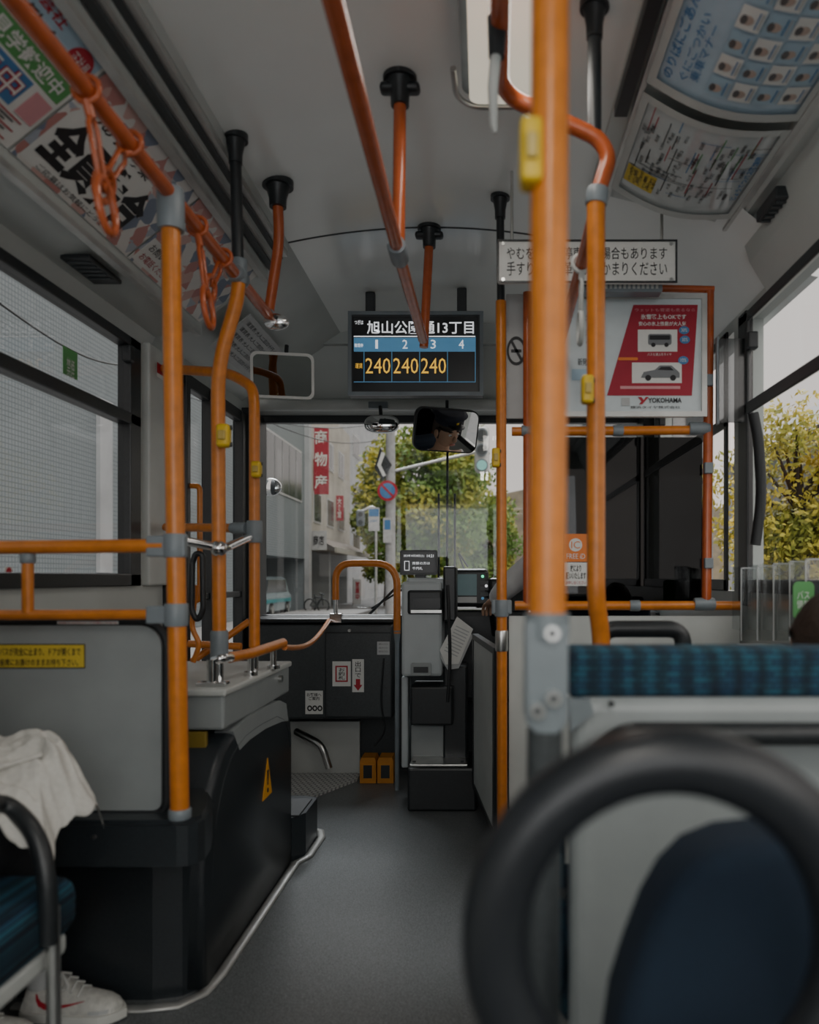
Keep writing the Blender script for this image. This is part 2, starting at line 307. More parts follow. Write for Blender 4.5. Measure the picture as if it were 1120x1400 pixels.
# right posters
def crr(u,v,o=0): return V((.425+.375*v-o*.25-.012*math.sin(math.pi*v),u,2.368-.096*v-o-.038*math.sin(math.pi*v)))
GLOSP=flat('glossy_poster_paper',(.42,.54,.64),0,.12);GLOSG=flat('glossy_map_paper',(.52,.56,.56),0,.08);FACE=flat('printed_face',(.5,.38,.32));FHAIR=flat('printed_hair',(.12,.11,.11))
def rposter(Y0,Y1,fn,label,base):
    r=thing('overhead_poster',label,'poster',crr((Y0+Y1)/2,.5));m=MB();m.crect(crr,Y0,0,Y1,1,base,.006);fn(m);m.build('sheet',r)
    m=MB()
    for (a,b,c,d) in((Y0-.014,-.02,Y0+.014,1.02),(Y1-.014,-.02,Y1+.018,1.02),(Y0,-.02,Y1,.035),(Y0,.965,Y1,1.02)): m.crect(crr,a,b,c,d,CREAM,.014);
    m.build('frame',r)
def p1(m):
    m.text('のりばにごあんない',crr,1.9,.055,1.55,.125,BLUEP,.008,.01);m.text('ぐにごつかい\n乗車マナー',crr,1.88,.16,1.66,.29,BLUEP,.008)
    for i in range(4):
        for j in range(5):
            u=1.885-j*.075;v=.35+i*.155;m.crect(crr,u,v,u-.066,v+.14,WHITE if (i+j)%2 else LBLUE,.008,3);m.ell(crr,u-.028,v+.055,.013,.036,FACE,.009,12);m.ell(crr,u-.028,v+.033,.013,.02,FHAIR,.0095,12)
            for q in range(2): m.rect(crr,u-.01,v+.105+q*.018,u-.056,v+.112+q*.018,GREYP if q else BLUEP,.0095)
    m.rect(crr,1.6,.9,1.55,.955,RED,.0098)
rposter(1.46,1.93,p1,'pale blue poster with small portrait boxes, nearer one on right duct',GLOSP)
def p2(m):
    random.seed(3)
    for k in range(54):
        u=2.37-random.random()*.3;v=.06+random.random()*.8
        if k%2: m.rect(crr,u,v,u-.04-random.random()*.1,v+.006,random.choice((BLUEP,RED,BLK,GREENP)),.008)
        else: m.crect(crr,u,v,u-.002,v+.08+random.random()*.25,random.choice((BLUEP,BLK,GREYP)),.008,5)
    for k in range(90): 
        u=2.39-random.random()*.31;v=.05+random.random()*.84;m.text(random.choice(('札幌駅','円山公園','大通','琴似','旭山','西線','南町','桑園駅')),crr,u,v,u-.032,v+.026,BLK,.009)
    m.text('じょうてつバス路線図',crr,2.36,.9,2.12,.95,BLUEP,.009,.02);m.crect(crr,2.40,.05,2.31,.30,YELP,.0085,4)
    for q in range(5): m.text('のりば案内',crr,2.39,.08+q*.042,2.32,.105+q*.042,BLK,.0095)
rposter(2.0,2.46,p2,'glossy pale route map poster of thin lines, farther one on right duct',GLOSG)
# ---------------------------------------------------------------- poles & rails
def mount(root,c,r=.035,h=.05):
    m=MB();c=V(c);m.tube([c+V((0,0,.01)),c-V((0,0,.012))],r*1.15,BLACK,20);m.tube([c-V((0,0,.01)),c-V((0,0,h)),c-V((0,0,h+.03))],[r*.9,r*.65,r*.62],BLACK,20);m.build('ceiling_mount',root)
def tubes(root,name,pts,r,mt,rad=.06): m=MB();m.tube(fil(pts,rad),r,mt,16);return m.build(name,root)
def collar(root,a,b,r,mt=GREYJ,name='joint'):
    m=MB();a=V(a);b=V(b);d=(b-a);m.tube([a,a+d*.08,a+d*.92,b],[r*.93,r,r,r*.93],mt,18);return m.build(name,root)
RT=.0215
a=P(233,275,1.8);b=P(246,1122,1.8);b.z=.536
r=thing('grab_pole','thick orange vertical pole at the corner of the left grey partition','pole',b)
tubes(r,'tube',[a,b],RT,ORANGE);collar(r,P(233,258,1.8),P(234,315,1.8),.031);collar(r,P(240,730,1.8),P(240,762,1.8),.027);collar(r,P(241,825,1.8),P(241,856,1.8),.027);collar(r,P(246,1105,1.8),b,.026)
for y0,y1 in((733,761),(828,853)): m=MB();m.box(P(205,y0,1.81),P(252,y1,1.785),GREYJ,.004);m.build('bracket',r)
r=thing('partition_rail','upper orange horizontal rail above the left grey partition','rail',P(100,748,1.8));tubes(r,'tube',[P(-60,749,1.8),P(225,746,1.8)],.016,ORANGE)
tubes(r,'post',[P(38,757,1.8),P(38,838,1.8)],.013,ORANGE);collar(r,P(38,757,1.8),P(38,770,1.8),.017);
r=thing('partition_rail','thin lower orange rail along the top of the left partition','rail',P(100,841,1.8));tubes(r,'tube',[P(-60,841,1.8),P(225,840,1.8)],.012,ORANGE)
r=thing('ceiling_rail','long orange ceiling rail in front of the left adverts','rail',(-.73,2.0,2.0))
tubes(r,'tube',[(-.73,.6,2.0),(-.73,2.5,1.995),(-.725,2.62,1.99)],.0175,ORANGE2)
collar(r,(-.73,2.25,2.0),(-.73,2.33,2.0),.026)
t=P(380,240,2.58);t.z=cz(t.x)
r=thing('ceiling_support','short orange red ceiling support curving to end of left rail','support',t)
tubes(r,'tube',[t-V((0,0,.07)),P(382,330,2.6),P(368,425,2.62)],.0175,ORANGE2,.2);mount(r,t,.045)
m=MB();m.ball(P(378,440,2.6),(.045,.02,.028),CHROME);m.tube([P(365,420,2.62),P(378,440,2.6)],.012,GREYJ);m.build('end_fitting',r)
t=P(322,172,2.29);t.z=cz(t.x);b=P(300,940,2.29);b.z=.785
r=thing('grab_pole','bent orange pole with black upper section standing on the grey counter','pole',b)
tubes(r,'upper_tube',[t-V((0,0,.06)),P(326,380,2.29)],.017,BLACK);mount(r,t,.032);tubes(r,'tube',[P(327,372,2.29),P(325,408,2.29),P(298,500,2.29),P(300,870,2.29)],RT*.95,ORANGE,.09)
collar(r,P(327,355,2.29),P(326,388,2.29),.025);collar(r,P(300,862,2.29),P(300,905,2.29),.026,GREYJ)
m=MB();m.tube([P(300,900,2.28),b],.012,CHROME);m.build('chrome_leg',r)
b=P(348,922,2.63);b.z=.785
r=thing('grab_pole','orange pole arching at the top towards the front door','pole',b)
tubes(r,'tube',[(XL+.045,3.03,P(222,507,3.06).z),P(315,510,2.75),P(346,530,2.65),P(348,560,2.64),P(348,885,2.63)],RT*.85,ORANGE,.12)
collar(r,P(348,712,2.63),P(348,742,2.63),.027);m=MB();m.tube([P(348,885,2.63),b],.014,CHROME);m.build('chrome_leg',r)
r=thing('door_rail','orange horizontal rail between arched pole and front door','rail',P(300,722,2.7));tubes(r,'tube',[(XL+.05,3.03,1.3),P(330,722,2.66)],.016,ORANGE);collar(r,P(318,722,2.68),P(338,722,2.64),.02)
r=thing('cross_rail','chrome jointed short rail linking bent and arched poles','rail',P(300,742,2.4));tubes(r,'tube',[P(255,740,2.2),P(305,750,2.26),P(340,735,2.56)],.013,CHROME)
m=MB();m.ball(P(299,750,2.25),.024,CHROME);m.build('joint',r)
r=thing('door_rail','low orange rail sloping behind the counter to the door','rail',P(300,880,2.8));tubes(r,'tube',[P(262,905,2.97),P(340,850,3.15)],.014,ORANGE);
r=thing('door_rail','short low orange rail beside the door step','rail',P(300,880,2.9));tubes(r,'tube',[P(258,880,2.96),P(330,884,2.96)],.014,ORANGE)
r=thing('door_grip','black loop grip hanging near the front door','grip',P(270,850,2.6))
m=MB();m.tube(fil([P(263,770,2.6),P(268,756,2.6),P(277,758,2.6),P(278,835,2.6),P(270,850,2.6),P(262,835,2.6),P(263,770,2.6)],.02),.010,BLACK);m.build('loop',r)
m=MB();m.tube(fil([P(268,800,2.62),P(262,860,2.62),P(274,880,2.62),P(264,905,2.62)],.03),.009,ORANGE);m.build('cord',r)
r=thing('counter_rail','short orange rail with chrome legs on the grey counter','rail',P(345,925,2.5))
tubes(r,'tube',[P(314,899,2.37),P(345,893,2.5),P(387,879,2.75)],.017,ORANGE)
for x,y,Y in((343,900,2.5),(374,888,2.68)):
    q=P(x,y,Y);e=q.copy();e.z=.783;m=MB();m.tube([q,e],.011,CHROME);m.tube([e+V((0,0,.012)),e],.022,CHROME);m.build('leg',r)
q=P(291,925,2.26);m=MB();m.tube([q+V((0,0,.05)),V((q.x,q.y,.784))],.017,CHROME);m.tube(fil([q+V((0,0,.045)),q+V((.03,0,.055)),P(315,899,2.35)],.02),.014,CHROME);m.box((q.x-.045,q.y-.02,.783),(q.x+.045,q.y+.02,.795),CHROME,.004);m.build('chrome_elbow',r)
m=MB();m.tube([P(389,885,2.76)*(1-t)+P(450,848,3.96)*t-V((0,0,.05*math.sin(math.pi*t))) for t in [i/12 for i in range(13)]],.011,ORANGE)
m.build('barrier_strap',None,'thin orange barrier strap sagging from counter rail to entrance hoop','strap')
e=P(543,1058,3.98);e.z=.0
r=thing('entrance_hoop','orange inverted U rail between dark cabinet and fare machine','rail',e)
tubes(r,'tube',[P(459,820,3.98),P(459,770,3.98),P(543,770,3.98),P(543,866,3.98)],.0185,ORANGE,.12)
m=MB();m.tube([P(459,815,3.98),P(459,850,3.98)],.011,CHROME);m.box(P(453,838,4.0),P(467,852,3.95),CHROME,.004);m.build('chrome_leg',r)
m=MB();m.tube([P(543,862,3.98),P(543,880,3.98),e],[.0195,.012,.012],GREYJ,12);m.build('grey_post',r)
r=thing('ceiling_rail','straight orange red rail hanging down the middle of the ceiling','rail',(-.225,2.0,2.0))
tubes(r,'tube',[(-.232,.7,1.995),(-.232,2.1,1.995),(-.222,2.85,1.985)],.0175,ORANGE2);collar(r,(-.232,2.06,1.995),(-.232,2.16,1.995),.026)
for px,py,Y,lb in((547,112,2.1,'nearer of two centre ceiling supports, orange red with black mount'),(587,335,3.0,'farther centre ceiling support just above the fare screen')):
    t=P(px,py,Y);t.z=cz(t.x);e=V((-.23,Y,2.0));r=thing('ceiling_support',lb,'support',t);tubes(r,'tube',[t-V((0,0,.06)),e],.0175,ORANGE2);mount(r,t,.04)
    m=MB();m.box((t.x-.055,t.y-.02,t.z-.045),(t.x+.055,t.y+.02,t.z-.02),BLACK,.01,smooth=True);m.build('cross_plate',r)
t=P(813,18,1.78);t.z=cz(t.x)
r=thing('grab_pole','orange pole right of the big pole, bent at top with black upper part','pole',P(830,1000,1.9))
tubes(r,'upper_tube',[t-V((0,0,.06)),P(813,185,1.78)],.016,BLACK);mount(r,t,.03)
tubes(r,'curved_rail',[P(684,-60,1.3),P(684,112,1.72),P(700,135,1.78),P(818,188,1.78),P(834,215,1.78),P(818,262,1.78)],.0185,ORANGE2,.05)
tubes(r,'tube',[P(815,262,1.78),P(815,820,1.78),P(822,865,1.80),P(824,1050,1.82)],RT,ORANGE,.08);collar(r,P(817,258,1.78),P(815,280,1.78),.026)
r=thing('ceiling_rail','short orange rail running forward from the pole right of the big pole','rail',(.265,2.2,1.93));tubes(r,'tube',[(.262,1.81,1.95),(.27,2.7,1.91)],.016,ORANGE2)
t=P(684,268,2.73);t.z=cz(t.x);b=V((P(687,1,2.73).x,2.73,0))
r=thing('grab_pole','slim orange pole at inner corner of the driver partition','pole',b)
tubes(r,'upper_tube',[t-V((0,0,.05)),P(685,415,2.73)],.014,BLACK);mount(r,t,.03);tubes(r,'tube',[P(685,412,2.73),b],.0185,ORANGE)
collar(r,P(686,820,2.73),P(686,843,2.73),.025);collar(r,P(686,862,2.73),P(686,890,2.73),.023,STEEL)
m=MB();m.box(P(672,820,2.735),P(700,840,2.72),GREYJ,.006);m.build('bracket',r)
r=thing('driver_partition','driver partition of orange rails around dark smoked glass','partition',(.45,2.75,0))
Y=2.75;tubes(r,'side_post',[P(970,398,Y),P(966,832,Y)],.017,ORANGE2);tubes(r,'inner_post',[P(721,400,Y),P(721,832,Y)],.015,ORANGE2)
tubes(r,'top_rail',[P(890,394,Y),P(976,396,Y)],.013,ORANGE2);tubes(r,'middle_rail',[P(700,590,Y),P(966,588,Y)],.0165,ORANGE);tubes(r,'lower_rail',[P(704,828,Y),P(1012,828,Y)],.0165,ORANGE)
for x,y in((960,586),(967,826)): collar(r,P(x-18,y,Y),P(x+10,y,Y),.023)
for x,y in((845,589),(868,828),(720,589)): collar(r,P(x-7,y,Y),P(x+7,y,Y),.020)
for y in(520,640,770): m=MB();m.box(P(962,y-7,Y-.01),P(976,y+7,Y-.03),GREYJ,.003);m.build('clip',r)
m=MB();m.plate(front(2.76),rr(728,598,960,822,6),0,.004,DGLASS);m.build('dark_glass',r)
m=MB();m.plate(front(2.77),[(696,842),(1010,842),(1010,1205),(696,1205)],0,.012,CREAM);m.build('lower_panel',r)
m=MB();f=front(2.745);m.rect(f,772,730,803,768,ORP,.002);m.ell(f,787,745,9,9,WHITE,.003);m.text('IC',f,781,740,793,750,ORP,.004);m.text('FREE iD',f,775,757,800,764,WHITE,.003);m.rect(f,772,769,803,801,WHITE,.002);m.text('故により\n願いいたします',f,774,772,801,792,BLK,.003,.02);m.text('お申し出ください',f,774,794,801,799,RED,.003);m.build('notice_sticker',r,'orange and white notice on the dark glass')
f=front(2.78);m=MB();m.plate(f,rr(692,402,727,572,2),-.008,0,GREYP);m.build('symbol_board',r,'grey board with round no smoking symbol');m=MB();m.ell(f,706,480,13,20,BLK,.002,24,.78);m.add([f(697,466,.003),f(700,464,.003),f(716,494,.003),f(713,496,.003)],[(0,1,2,3)],BLK);m.rect(f,699,478,713,482,BLK,.003);m.build('no_smoking_symbol',r)
r=thing('swing_panel','pale narrow swing panel with black edge beside the fare machine','panel',(0,3.25,0))
A=V((.055,2.85,.84));B=V((-.035,3.58,.84));C=V((.055,2.85,.13));pl=plane(A,B,C)
m=MB();m.plate(pl,[(0.04,.02),(.96,.02),(.96,.98),(.04,.98)],-.01,.01,CREAM);m.build('board',r);m=MB();m.frame(pl,0,0,1,1,.05,-.014,.014,BLACK,.035);m.build('edging',r)
m=MB();m.tube([(.055,2.85,.84),(.055,2.85,0)],.014,BLACK);m.build('hinge_post',r)
a=P(757,-60,.87);b=P(748,1000,.87)
r=thing('grab_pole','largest nearest orange pole bolted to a grey bracket','pole',(P(735,1,.88).x,.89,0))
tubes(r,'tube',[V((a.x,a.y,2.43)),P(748,850,.87)],.0215,ORANGE);
BRK=mat('grey_bracket_plastic',(.19,.22,.235),.35)
m=MB();f=front(.862);m.plate(f,rr(718,845,776,1003,[12,26,26,12]),-.03,.008,BRK);m.plate(f,rr(721,848,773,1000,[12,24,24,12]),.008,.012,BRK);m.tube([P(748,838,.87),P(748,872,.87)],.0255,BRK,20);m.build('bracket',r)
for x,y in((755,866),(757,955),(735,972)): m=MB();m.disc(P(x,y,.846),(0,1,0),.0085,.01,STEEL,20);m.disc(P(x,y,.841),(0,1,0),.0045,.006,DARKG,6);m.build('screw',r)
m=MB();m.tube([P(745,995,.872),V((P(735,1,.88).x,.89,0))],.02,DARKG);m.build('lower_post',r)
def stop(px,py,Y,w,h,lb,ang=0):
    c=P(px,py,Y);w=w*Y/F;h=h*Y/F;r=thing('stop_button',lb,'stop button',c-V((0,0,h/2)),'yellow stop buttons on the poles')
    m=MB();m.box(c-V((w/2,.018,h/2)),c+V((w/2,.018,h/2)),YEL,min(w,h)*.25,smooth=True,seg=3);m.build('housing',r)
    m=MB();m.box(c-V((w*.28,.024,h*.2)),c+V((w*.28,-.0,h*.2)),BTN,.003);m.build('push_button',r)
    for s in(-.36,.36): m=MB();m.tube([c+V((0,.002,h*s)),c+V((w*.62,.004,h*s))],h*.1,DARKG);m.build('clamp',r)
stop(726,212,.86,30,88,'large yellow stop button box on the nearest big pole')
stop(306,596,2.25,18,32,'yellow stop button on the bent left pole above the counter')
stop(351,642,2.6,13,22,'small yellow stop button on the arched pole by the door')
stop(678,626,2.71,11,26,'yellow stop button on slim pole by the windscreen mirror')
stop(803,533,1.75,16,38,'yellow stop button on the pole right of the big pole')
def strap(top,bot,lb,ring=ORANGE2,w=.014):
    t=V(top);b=V(bot);d=(b-t);L=d.length;d.normalize();s=V((0,1,0));s=(s-d*s.dot(d)).normalized()
    r=thing('strap_hanger',lb,'strap',b,'hanging hand straps')
    m=MB();c=t+V((0,0,0));m.tube([c+V((math.cos(a)*.024,0,math.sin(a)*.024)) for a in [i*math.pi/6 for i in range(12)]],.006,ring,8,True)
    m.tube([t-V((0,0,.02)),t+d*L*.2],.009,ring,10);m.build('rail_loop',r)
    m=MB();e=t+d*L*.62
    m.tube([t+d*L*.15,t+d*L*.25+s*.016,e+s*.012,e+d*.02,e-s*.012,t+d*L*.25-s*.016],.0052,ring,8,True);m.build('band',r)
    m=MB();hh=L*.4;cc=t+d*(L-hh/2);m.tube([cc+s*math.cos(a)*.033+d*math.sin(a)*hh/2 for a in [i*math.pi/10 for i in range(20)]],.0075,ring,10,True);m.build('hand_ring',r)
def onr(px): Y=.73*F/(660-px);return V((-.73,Y,2.0))
strap(onr(118),P(152,320,1.46),'nearest orange strap hanging from the left ceiling rail')
strap(onr(178),P(133,268,1.54),'second orange strap, swinging across the nearest one')
strap(onr(270),P(288,448,1.97),'third orange strap from the camera on the left rail')
strap(onr(305),P(283,405,2.08),'fourth orange strap, just before the bent pole')
strap((.265,2.05,1.94),P(793,470,2.1),'strap with pale ring hanging right of the big pole',CREAM)
r=thing('strap_hanger','pale strap with black clamp hanging below the ceiling lamp','strap',P(676,180,1.5),'hanging hand straps')
m=MB();m.tube([P(680,-20,1.5),P(680,35,1.5)],.016,ORANGE2);m.tube([P(680,25,1.5),P(679,78,1.5)],[.02,.016],BLACK,12);m.build('clamp',r)
m=MB();m.tube([P(678,75,1.5),P(674,120,1.5),P(675,172,1.5),P(677,182,1.5)],[.011,.0105,.008,.004],CREAM,10);m.build('band',r)
# ---------------------------------------------------------------- ceiling lamps
for (y0,y1,en,lb) in((1.15,2.08,3.5,'cream rectangular ceiling lamp with rounded end above the big pole'),(-1.2,-.2,12,'ceiling lamp above the rear of the aisle')):
    r=thing('ceiling_lamp',lb,'lamp',(.055,(y0+y1)/2,2.45))
    m=MB();f=lambda x,y,o=0:V((x,y,2.455-o));m.plate(f,rr(-.055,y0,.165,y1,.04),0,.05,GREYJ);m.build('frame',r)
    m=MB();m.plate(f,rr(-.035,y0+.02,.145,y1-.02,.03),.05,.085,LAMPM);m.build('diffuser',r)
    m=MB();m.tube(fil([(-.075,y1-.12,2.4),(-.07,y1-.02,2.39),(-.03,y1+.025,2.39),(.14,y1+.025,2.39),(.18,y1-.02,2.4)],.04),.008,STEEL);m.build('guard_rail',r)
    ld=bpy.data.lights.new('lamp_light','AREA');ld.shape='RECTANGLE';ld.size=.16;ld.size_y=.8;ld.energy=en;ld.color=(1,.95,.87);lo=bpy.data.objects.new('lamp_light',ld);COL.objects.link(lo);lo.parent=r;lo.location=(0,0,-.09)
ld=bpy.data.lights.new('rear_fill_light','AREA');ld.shape='RECTANGLE';ld.size=2;ld.size_y=1.1;ld.energy=17;ld.color=(.93,.97,1);lo=bpy.data.objects.new('rear_fill_light',ld);COL.objects.link(lo);lo.location=(-.15,-1.45,1.5);lo.rotation_euler=(math.radians(102),0,0)  # added area light behind the camera, tilted up to brighten ceiling and panels
for nm,e,an,d,c in(('soft_sun',1.3,50,(-.62,.75,-.75),(1,.96,.9)),('front_fill_sun',4.,30,(.1,-.75,-1),(.97,.98,1))):  # the second sun is added, from the front, to brighten the aisle floor
    ld=bpy.data.lights.new(nm,'SUN');ld.energy=e;ld.angle=math.radians(an);ld.color=c;lo=bpy.data.objects.new(nm,ld);COL.objects.link(lo);lo.rotation_euler=V(d).to_track_quat('-Z','Y').to_euler()
# ---------------------------------------------------------------- fare display
r=thing('fare_display','wide fare display screen with stop name and amber 240 prices','display',P(568,538,3.6))
m=MB();f=front(3.6);m.plate(f,rr(476,426,661,541,3),-.06,.0,DARKG);m.frame(f,476,426,661,541,5,0,.008,GREYJ)
for x in(500,625): q=P(x,1,3.62);m.box((q.x,3.61,2.34),(q.x+.045,3.64,cz(q.x+.02)-.004),BLACK,.004)
m.build('housing',r)
m=MB();m.rect(f,482,433,654,535,SCR,.002)
m.text('旭山公園通13丁目',f,502,439,648,457,SCW,.004,.012);m.text('つぎは',f,485,438,497,444,SCW,.004,.01)
m.rect(f,484,459.5,650,461,SCW,.004)
m.rect(f,484,462,650,481,SCB,.0035);m.text('整理券',f,485,470,497,475,SCW,.005,.01);m.text('運賃',f,486,497,496,504,SCO,.005)
for k in range(4): m.text(str(k+1),f,(512 if k else 513.5)+k*38.5,465,(519 if k else 517)+k*38.5,477,SCW,.005)
for k in range(3): m.text('240',f,500+k*38,490,534+k*38,511,SCO,.005,-.004)
for x in(498,536,574,612,650): m.rect(f,x-.5,461,x+.5,523,SCB,.0055)
m.rect(f,484,522,650,523,SCB,.005);m.build('screen',r)
def mirror(lb,x0,y0,x1,y1,Y,tilt=(0,0),rad=8,fr=BLACK,gl=MIRROR,rim=.008):
    c=P((x0+x1)/2,(y0+y1)/2,Y);w=(x1-x0)*Y/F/2/math.cos(tilt[1]);h=(y1-y0)*Y/F/2;r=thing('rear_view_mirror',lb,'mirror',c)
    M=Matrix.Rotation(tilt[1],3,'Z')@Matrix.Rotation(tilt[0],3,'X');f=lambda x,y,o=0:c+M@V((x*w,-o,-y*h))
    q=rad*Y/F
    pts=[(a/w,b/h) for a,b in rr(-w,-h,w,h,q)];m=MB();m.plate(f,pts,-.025,0,BLACK);m.build('shell',r)
    pi=[(a/w,b/h) for a,b in rr(-w+rim,-h+rim,w-rim,h-rim,q*.8)];m=MB();m.plate(f,pts,0,.006,fr);m.build('rim',r);m=MB();m.plate(f,pi,.006,.009,gl);m.build('mirror_glass',r)
    m=MB();m.tube([c+V((0,.03,0)),c+V((0,.07,h*1.25+.03))],.009,BLACK);m.build('arm',r)
mirror('rounded rectangular mirror left of the fare display reflecting orange poles',345,483,428,544,3.3,(.27,.19),9,WHITE,MIRRORD,.012)
mirror('black rounded driver mirror hanging at top of the windscreen',568,559,653,618,4.05,(.34,.367),12)
r=thing('wide_angle_mirror','small wide convex chrome mirror left of the driver mirror','mirror',P(522,592,4.1))
m=MB();m.ball(P(522,580,4.1),(.094,.035,.05),MIRROR,24,lambda q:V((math.copysign(abs(q.x)**.75,q.x),q.y,math.copysign(abs(q.z)**.8,q.z))));m.build('mirror_glass',r)
m=MB();m.tube([P(522,580,4.14),P(520,556,4.2)],.01,BLACK);m.box(P(505,551,4.24),P(530,558,4.2),GREYJ,.004);m.build('arm',r)
f=front(2.55);r=thing('hanging_sign','white hanging sign with two lines of Japanese safety text','sign',P(802,387,2.55))
m=MB();m.plate(f,rr(680,328,926,387,4),-.012,0,WHITE);m.build('board',r);m=MB();m.frame(f,680,328,926,387,2.5,0,.004,BLACK);m.build('border',r)
m=MB();m.text('やむを得ず急停車する場合もあります',f,693,338,912,355,BLK,.002);m.text('手すり・つり革におつかまりください',f,693,358,912,377,BLK,.002);m.build('lettering',r)
for x in(700,905): m=MB();m.tube([P(x,330,2.556),V((P(x,1,2.556).x,2.556,cz(P(x,1,2.556).x) if x<800 else 2.335))],.005,STEEL);m.build('hanger_rod',r)
for x in(688,918):
    for y in(333,382): m=MB();m.disc(P(x,y,2.546),(0,1,0),.006,.004,STEEL);m.build('screw',r)
r=thing('air_grille','narrow pale louvred grille under the hanging sign','grille',P(850,398,2.6));m=MB();f=front(2.6);m.plate(f,rr(797,384,906,399,2),-.05,0,GREYJ);m.build('housing',r)
m=MB()
for k in range(16): m.rect(f,802+k*6.3,388,805.5+k*6.3,395,CREAM,.003)
m.build('slats',r)
CRIM=flat('crimson_print',(.36,.008,.03));PALE=flat('pale_blue_board',(.6,.66,.68))
r=thing('advert_board','framed white and red tyre advert with small cars on the partition','poster',P(850,570,2.72));f=front(2.72)
m=MB();m.plate(f,rr(728,402,966,570,5),-.015,0,PALE);m.build('board',r);m=MB();m.frame(f,728,402,966,570,7,0,.01,ALU);m.build('frame',r)
m=MB();m.add([f(866,417,.002),f(954,417,.002),f(946,541,.002),f(830,541,.002)],[(0,1,2,3)],CRIM)
m.text('ウェットも雪道も走るなら',f,868,422,950,426.5,PINKP,.004);m.text('氷雪路上もOKです',f,876,430,938,437,WHITE,.004,.02);m.text('安心の氷上性能が大人気',f,873,440,938,446,WHITE,.004,.02)
m.rect(f,872,451,926,481,WHITE,.003);CARP=flat('advert_grey_car_paint',(.18,.19,.2));m.plate(f,rr(886,457,918,472,3),.003,.004,CARP);m.plate(f,rr(888,459,916,465,1),.004,.005,BLK);m.text('バスも選ぶ冬タイヤ',f,885,483,918,487,WHITE,.004)
m.rect(f,864,496,932,524,WHITE,.003)
m.add([f(876,517,.004),f(880,509,.004),f(895,506,.004),f(902,500,.004),f(918,500,.004),f(926,507,.004),f(929,510,.004),f(929,517,.004)],[tuple(range(8))],CARP);m.add([f(899,506,.005),f(904,502,.005),f(916,502,.005),f(921,507,.005)],[(0,1,2,3)],BLK)
for x in(886,920): m.ell(f,x,517,4,4,BLK,.005)
for x in(893,911): m.ell(f,x,472,3,3,BLK,.005)
for x,y in((935,452),(936,465),(934,493)): m.ell(f,x,y,7,5.5,BLUEP,.005);m.text('30%' if y<470 else '10%',f,x-4,y-2.5,x+4,y+2.5,WHITE,.006)
m.plate(f,rr(845,489,872,493,1),.003,.004,ORP);m.rect(f,848,528,930,532,PINKP,.003)
m.text('YOKOHAMA',f,886,544,932,551,BLK,.003,.025);m.add([f(872,543,.003),f(877,543,.003),f(880,547,.003),f(883,543,.003),f(887,543,.003),f(878,553,.003),f(874,553,.003),f(877,549,.003)],[tuple(range(8))],RED)
m.text('横浜タイヤ株式会社',f,862,555,930,559,BLK,.003);m.rect(f,850,544,861,555,GREYP,.003)
m.text('冬の\n安心',f,800,425,826,470,GREYP,.003,.02);m.text('新発売中',f,790,490,815,500,BLK,.003);m.rect(f,782,505,818,520,LBLUE,.003);m.build('print',r)
m=MB();m.plate(front(2.7),rr(981,464,1027,578,6),0,.01,SMOKE);m.box(P(978,462,2.71),P(984,580,2.69),GREYJ,.003);m.build('smoked_visor',None,'translucent grey panel beside the partition near right window','visor')
m=MB();m.tube(fil([P(1030,565,2.62),P(1037,600,2.62),P(1042,680,2.62),P(1033,745,2.62)],.1),[.018]*18,RUBBER,10);m.build('rubber_cord',None,'thick black rubber cord hanging beside the right window pillar','cord')
A=V((-1.0,3.2,2.23));B=V((-1.0,3.9,2.23));C=V((-1.17,3.2,2.1));f=plane(A,B,C);f2=lambda u,v,o=0:f(u,v,0)+V((.03+o,0,-.03-o))
m=MB();m.plate(f2,[(0,0),(1,0),(1,1),(0,1)],0,.004,GREYP);
for k in range(5): m.text('運賃表 大人二百四十円 小児百二十円',f2,.05,.1+k*.17,.95,.2+k*.17,BLK,.006)
m.build('fare_notice',None,'pale printed notice on the sloped panel above the door','sign')
m=MB();a=WL(203,495);b=WL(212,520);fx=plane((XL+.032,0,0),(XL+.032,1,0),(XL+.032,0,1));m.rect(fx,a[0],a[1],b[0],b[1],WHITE,.001);m.rect(fx,a[0],a[1],b[0],a[1]-.04,RED,.002);m.build('pillar_sticker',None,'tiny red and white sticker on pillar before the door','sticker')
# ---------------------------------------------------------------- left partition & wheel housing
r=thing('partition_panel','grey left partition panel with black rubber edge and yellow notice','partition',P(110,1118,1.86))
f=front(1.86);o=rr(-62,850,228,1112,[34,16,4,4]);i=rr(-62,855,222,1107,[30,12,4,4])
m=MB();m.plate(f,i,-.012,.006,PANEL);m.build('panel',r)
m=MB();m.tube([f(x,y,0) for x,y in o],.010,RUBBER,8,True);m.build('edging',r)
m=MB();m.rect(f,-3,880,119,913,YELP,.009);m.frame(f,-3,880,119,913,1.2,.009,.0095,BLK);m.text('バスが完全に止まり、ドアが開くまで',f,3,885,113,896,BLK,.010,.01);m.text('座席にお掛けのままお待ち下さい。',f,3,900,110,910,BLK,.010,.01);m.build('notice_sticker',r,'yellow notice with black Japanese text')
m=MB();m.rect(f,82,849,165,853,WHITE,.012);m.text('お降りの方はドアが開いてから',f,84,849.4,163,852.6,RED,.013);m.build('edge_label',r)
r=thing('wheel_housing','large black rounded wheel housing cover beside the aisle','wheel housing',(-1,2.4,0))
BX=mat('black_moulded_plastic',(.022,.027,.031),.34,bump=.05,scale=150)
fl=lambda x,y,o=0:V((x,y,o));X0=XL+.004
m=MB();m.plate(fl,[(X0,2.02),(-1.12,2.0),(-.86,2.0),(-.79,2.02),(-.755,2.06),(-.75,2.2),(X0,2.2)],0,.44,BX)
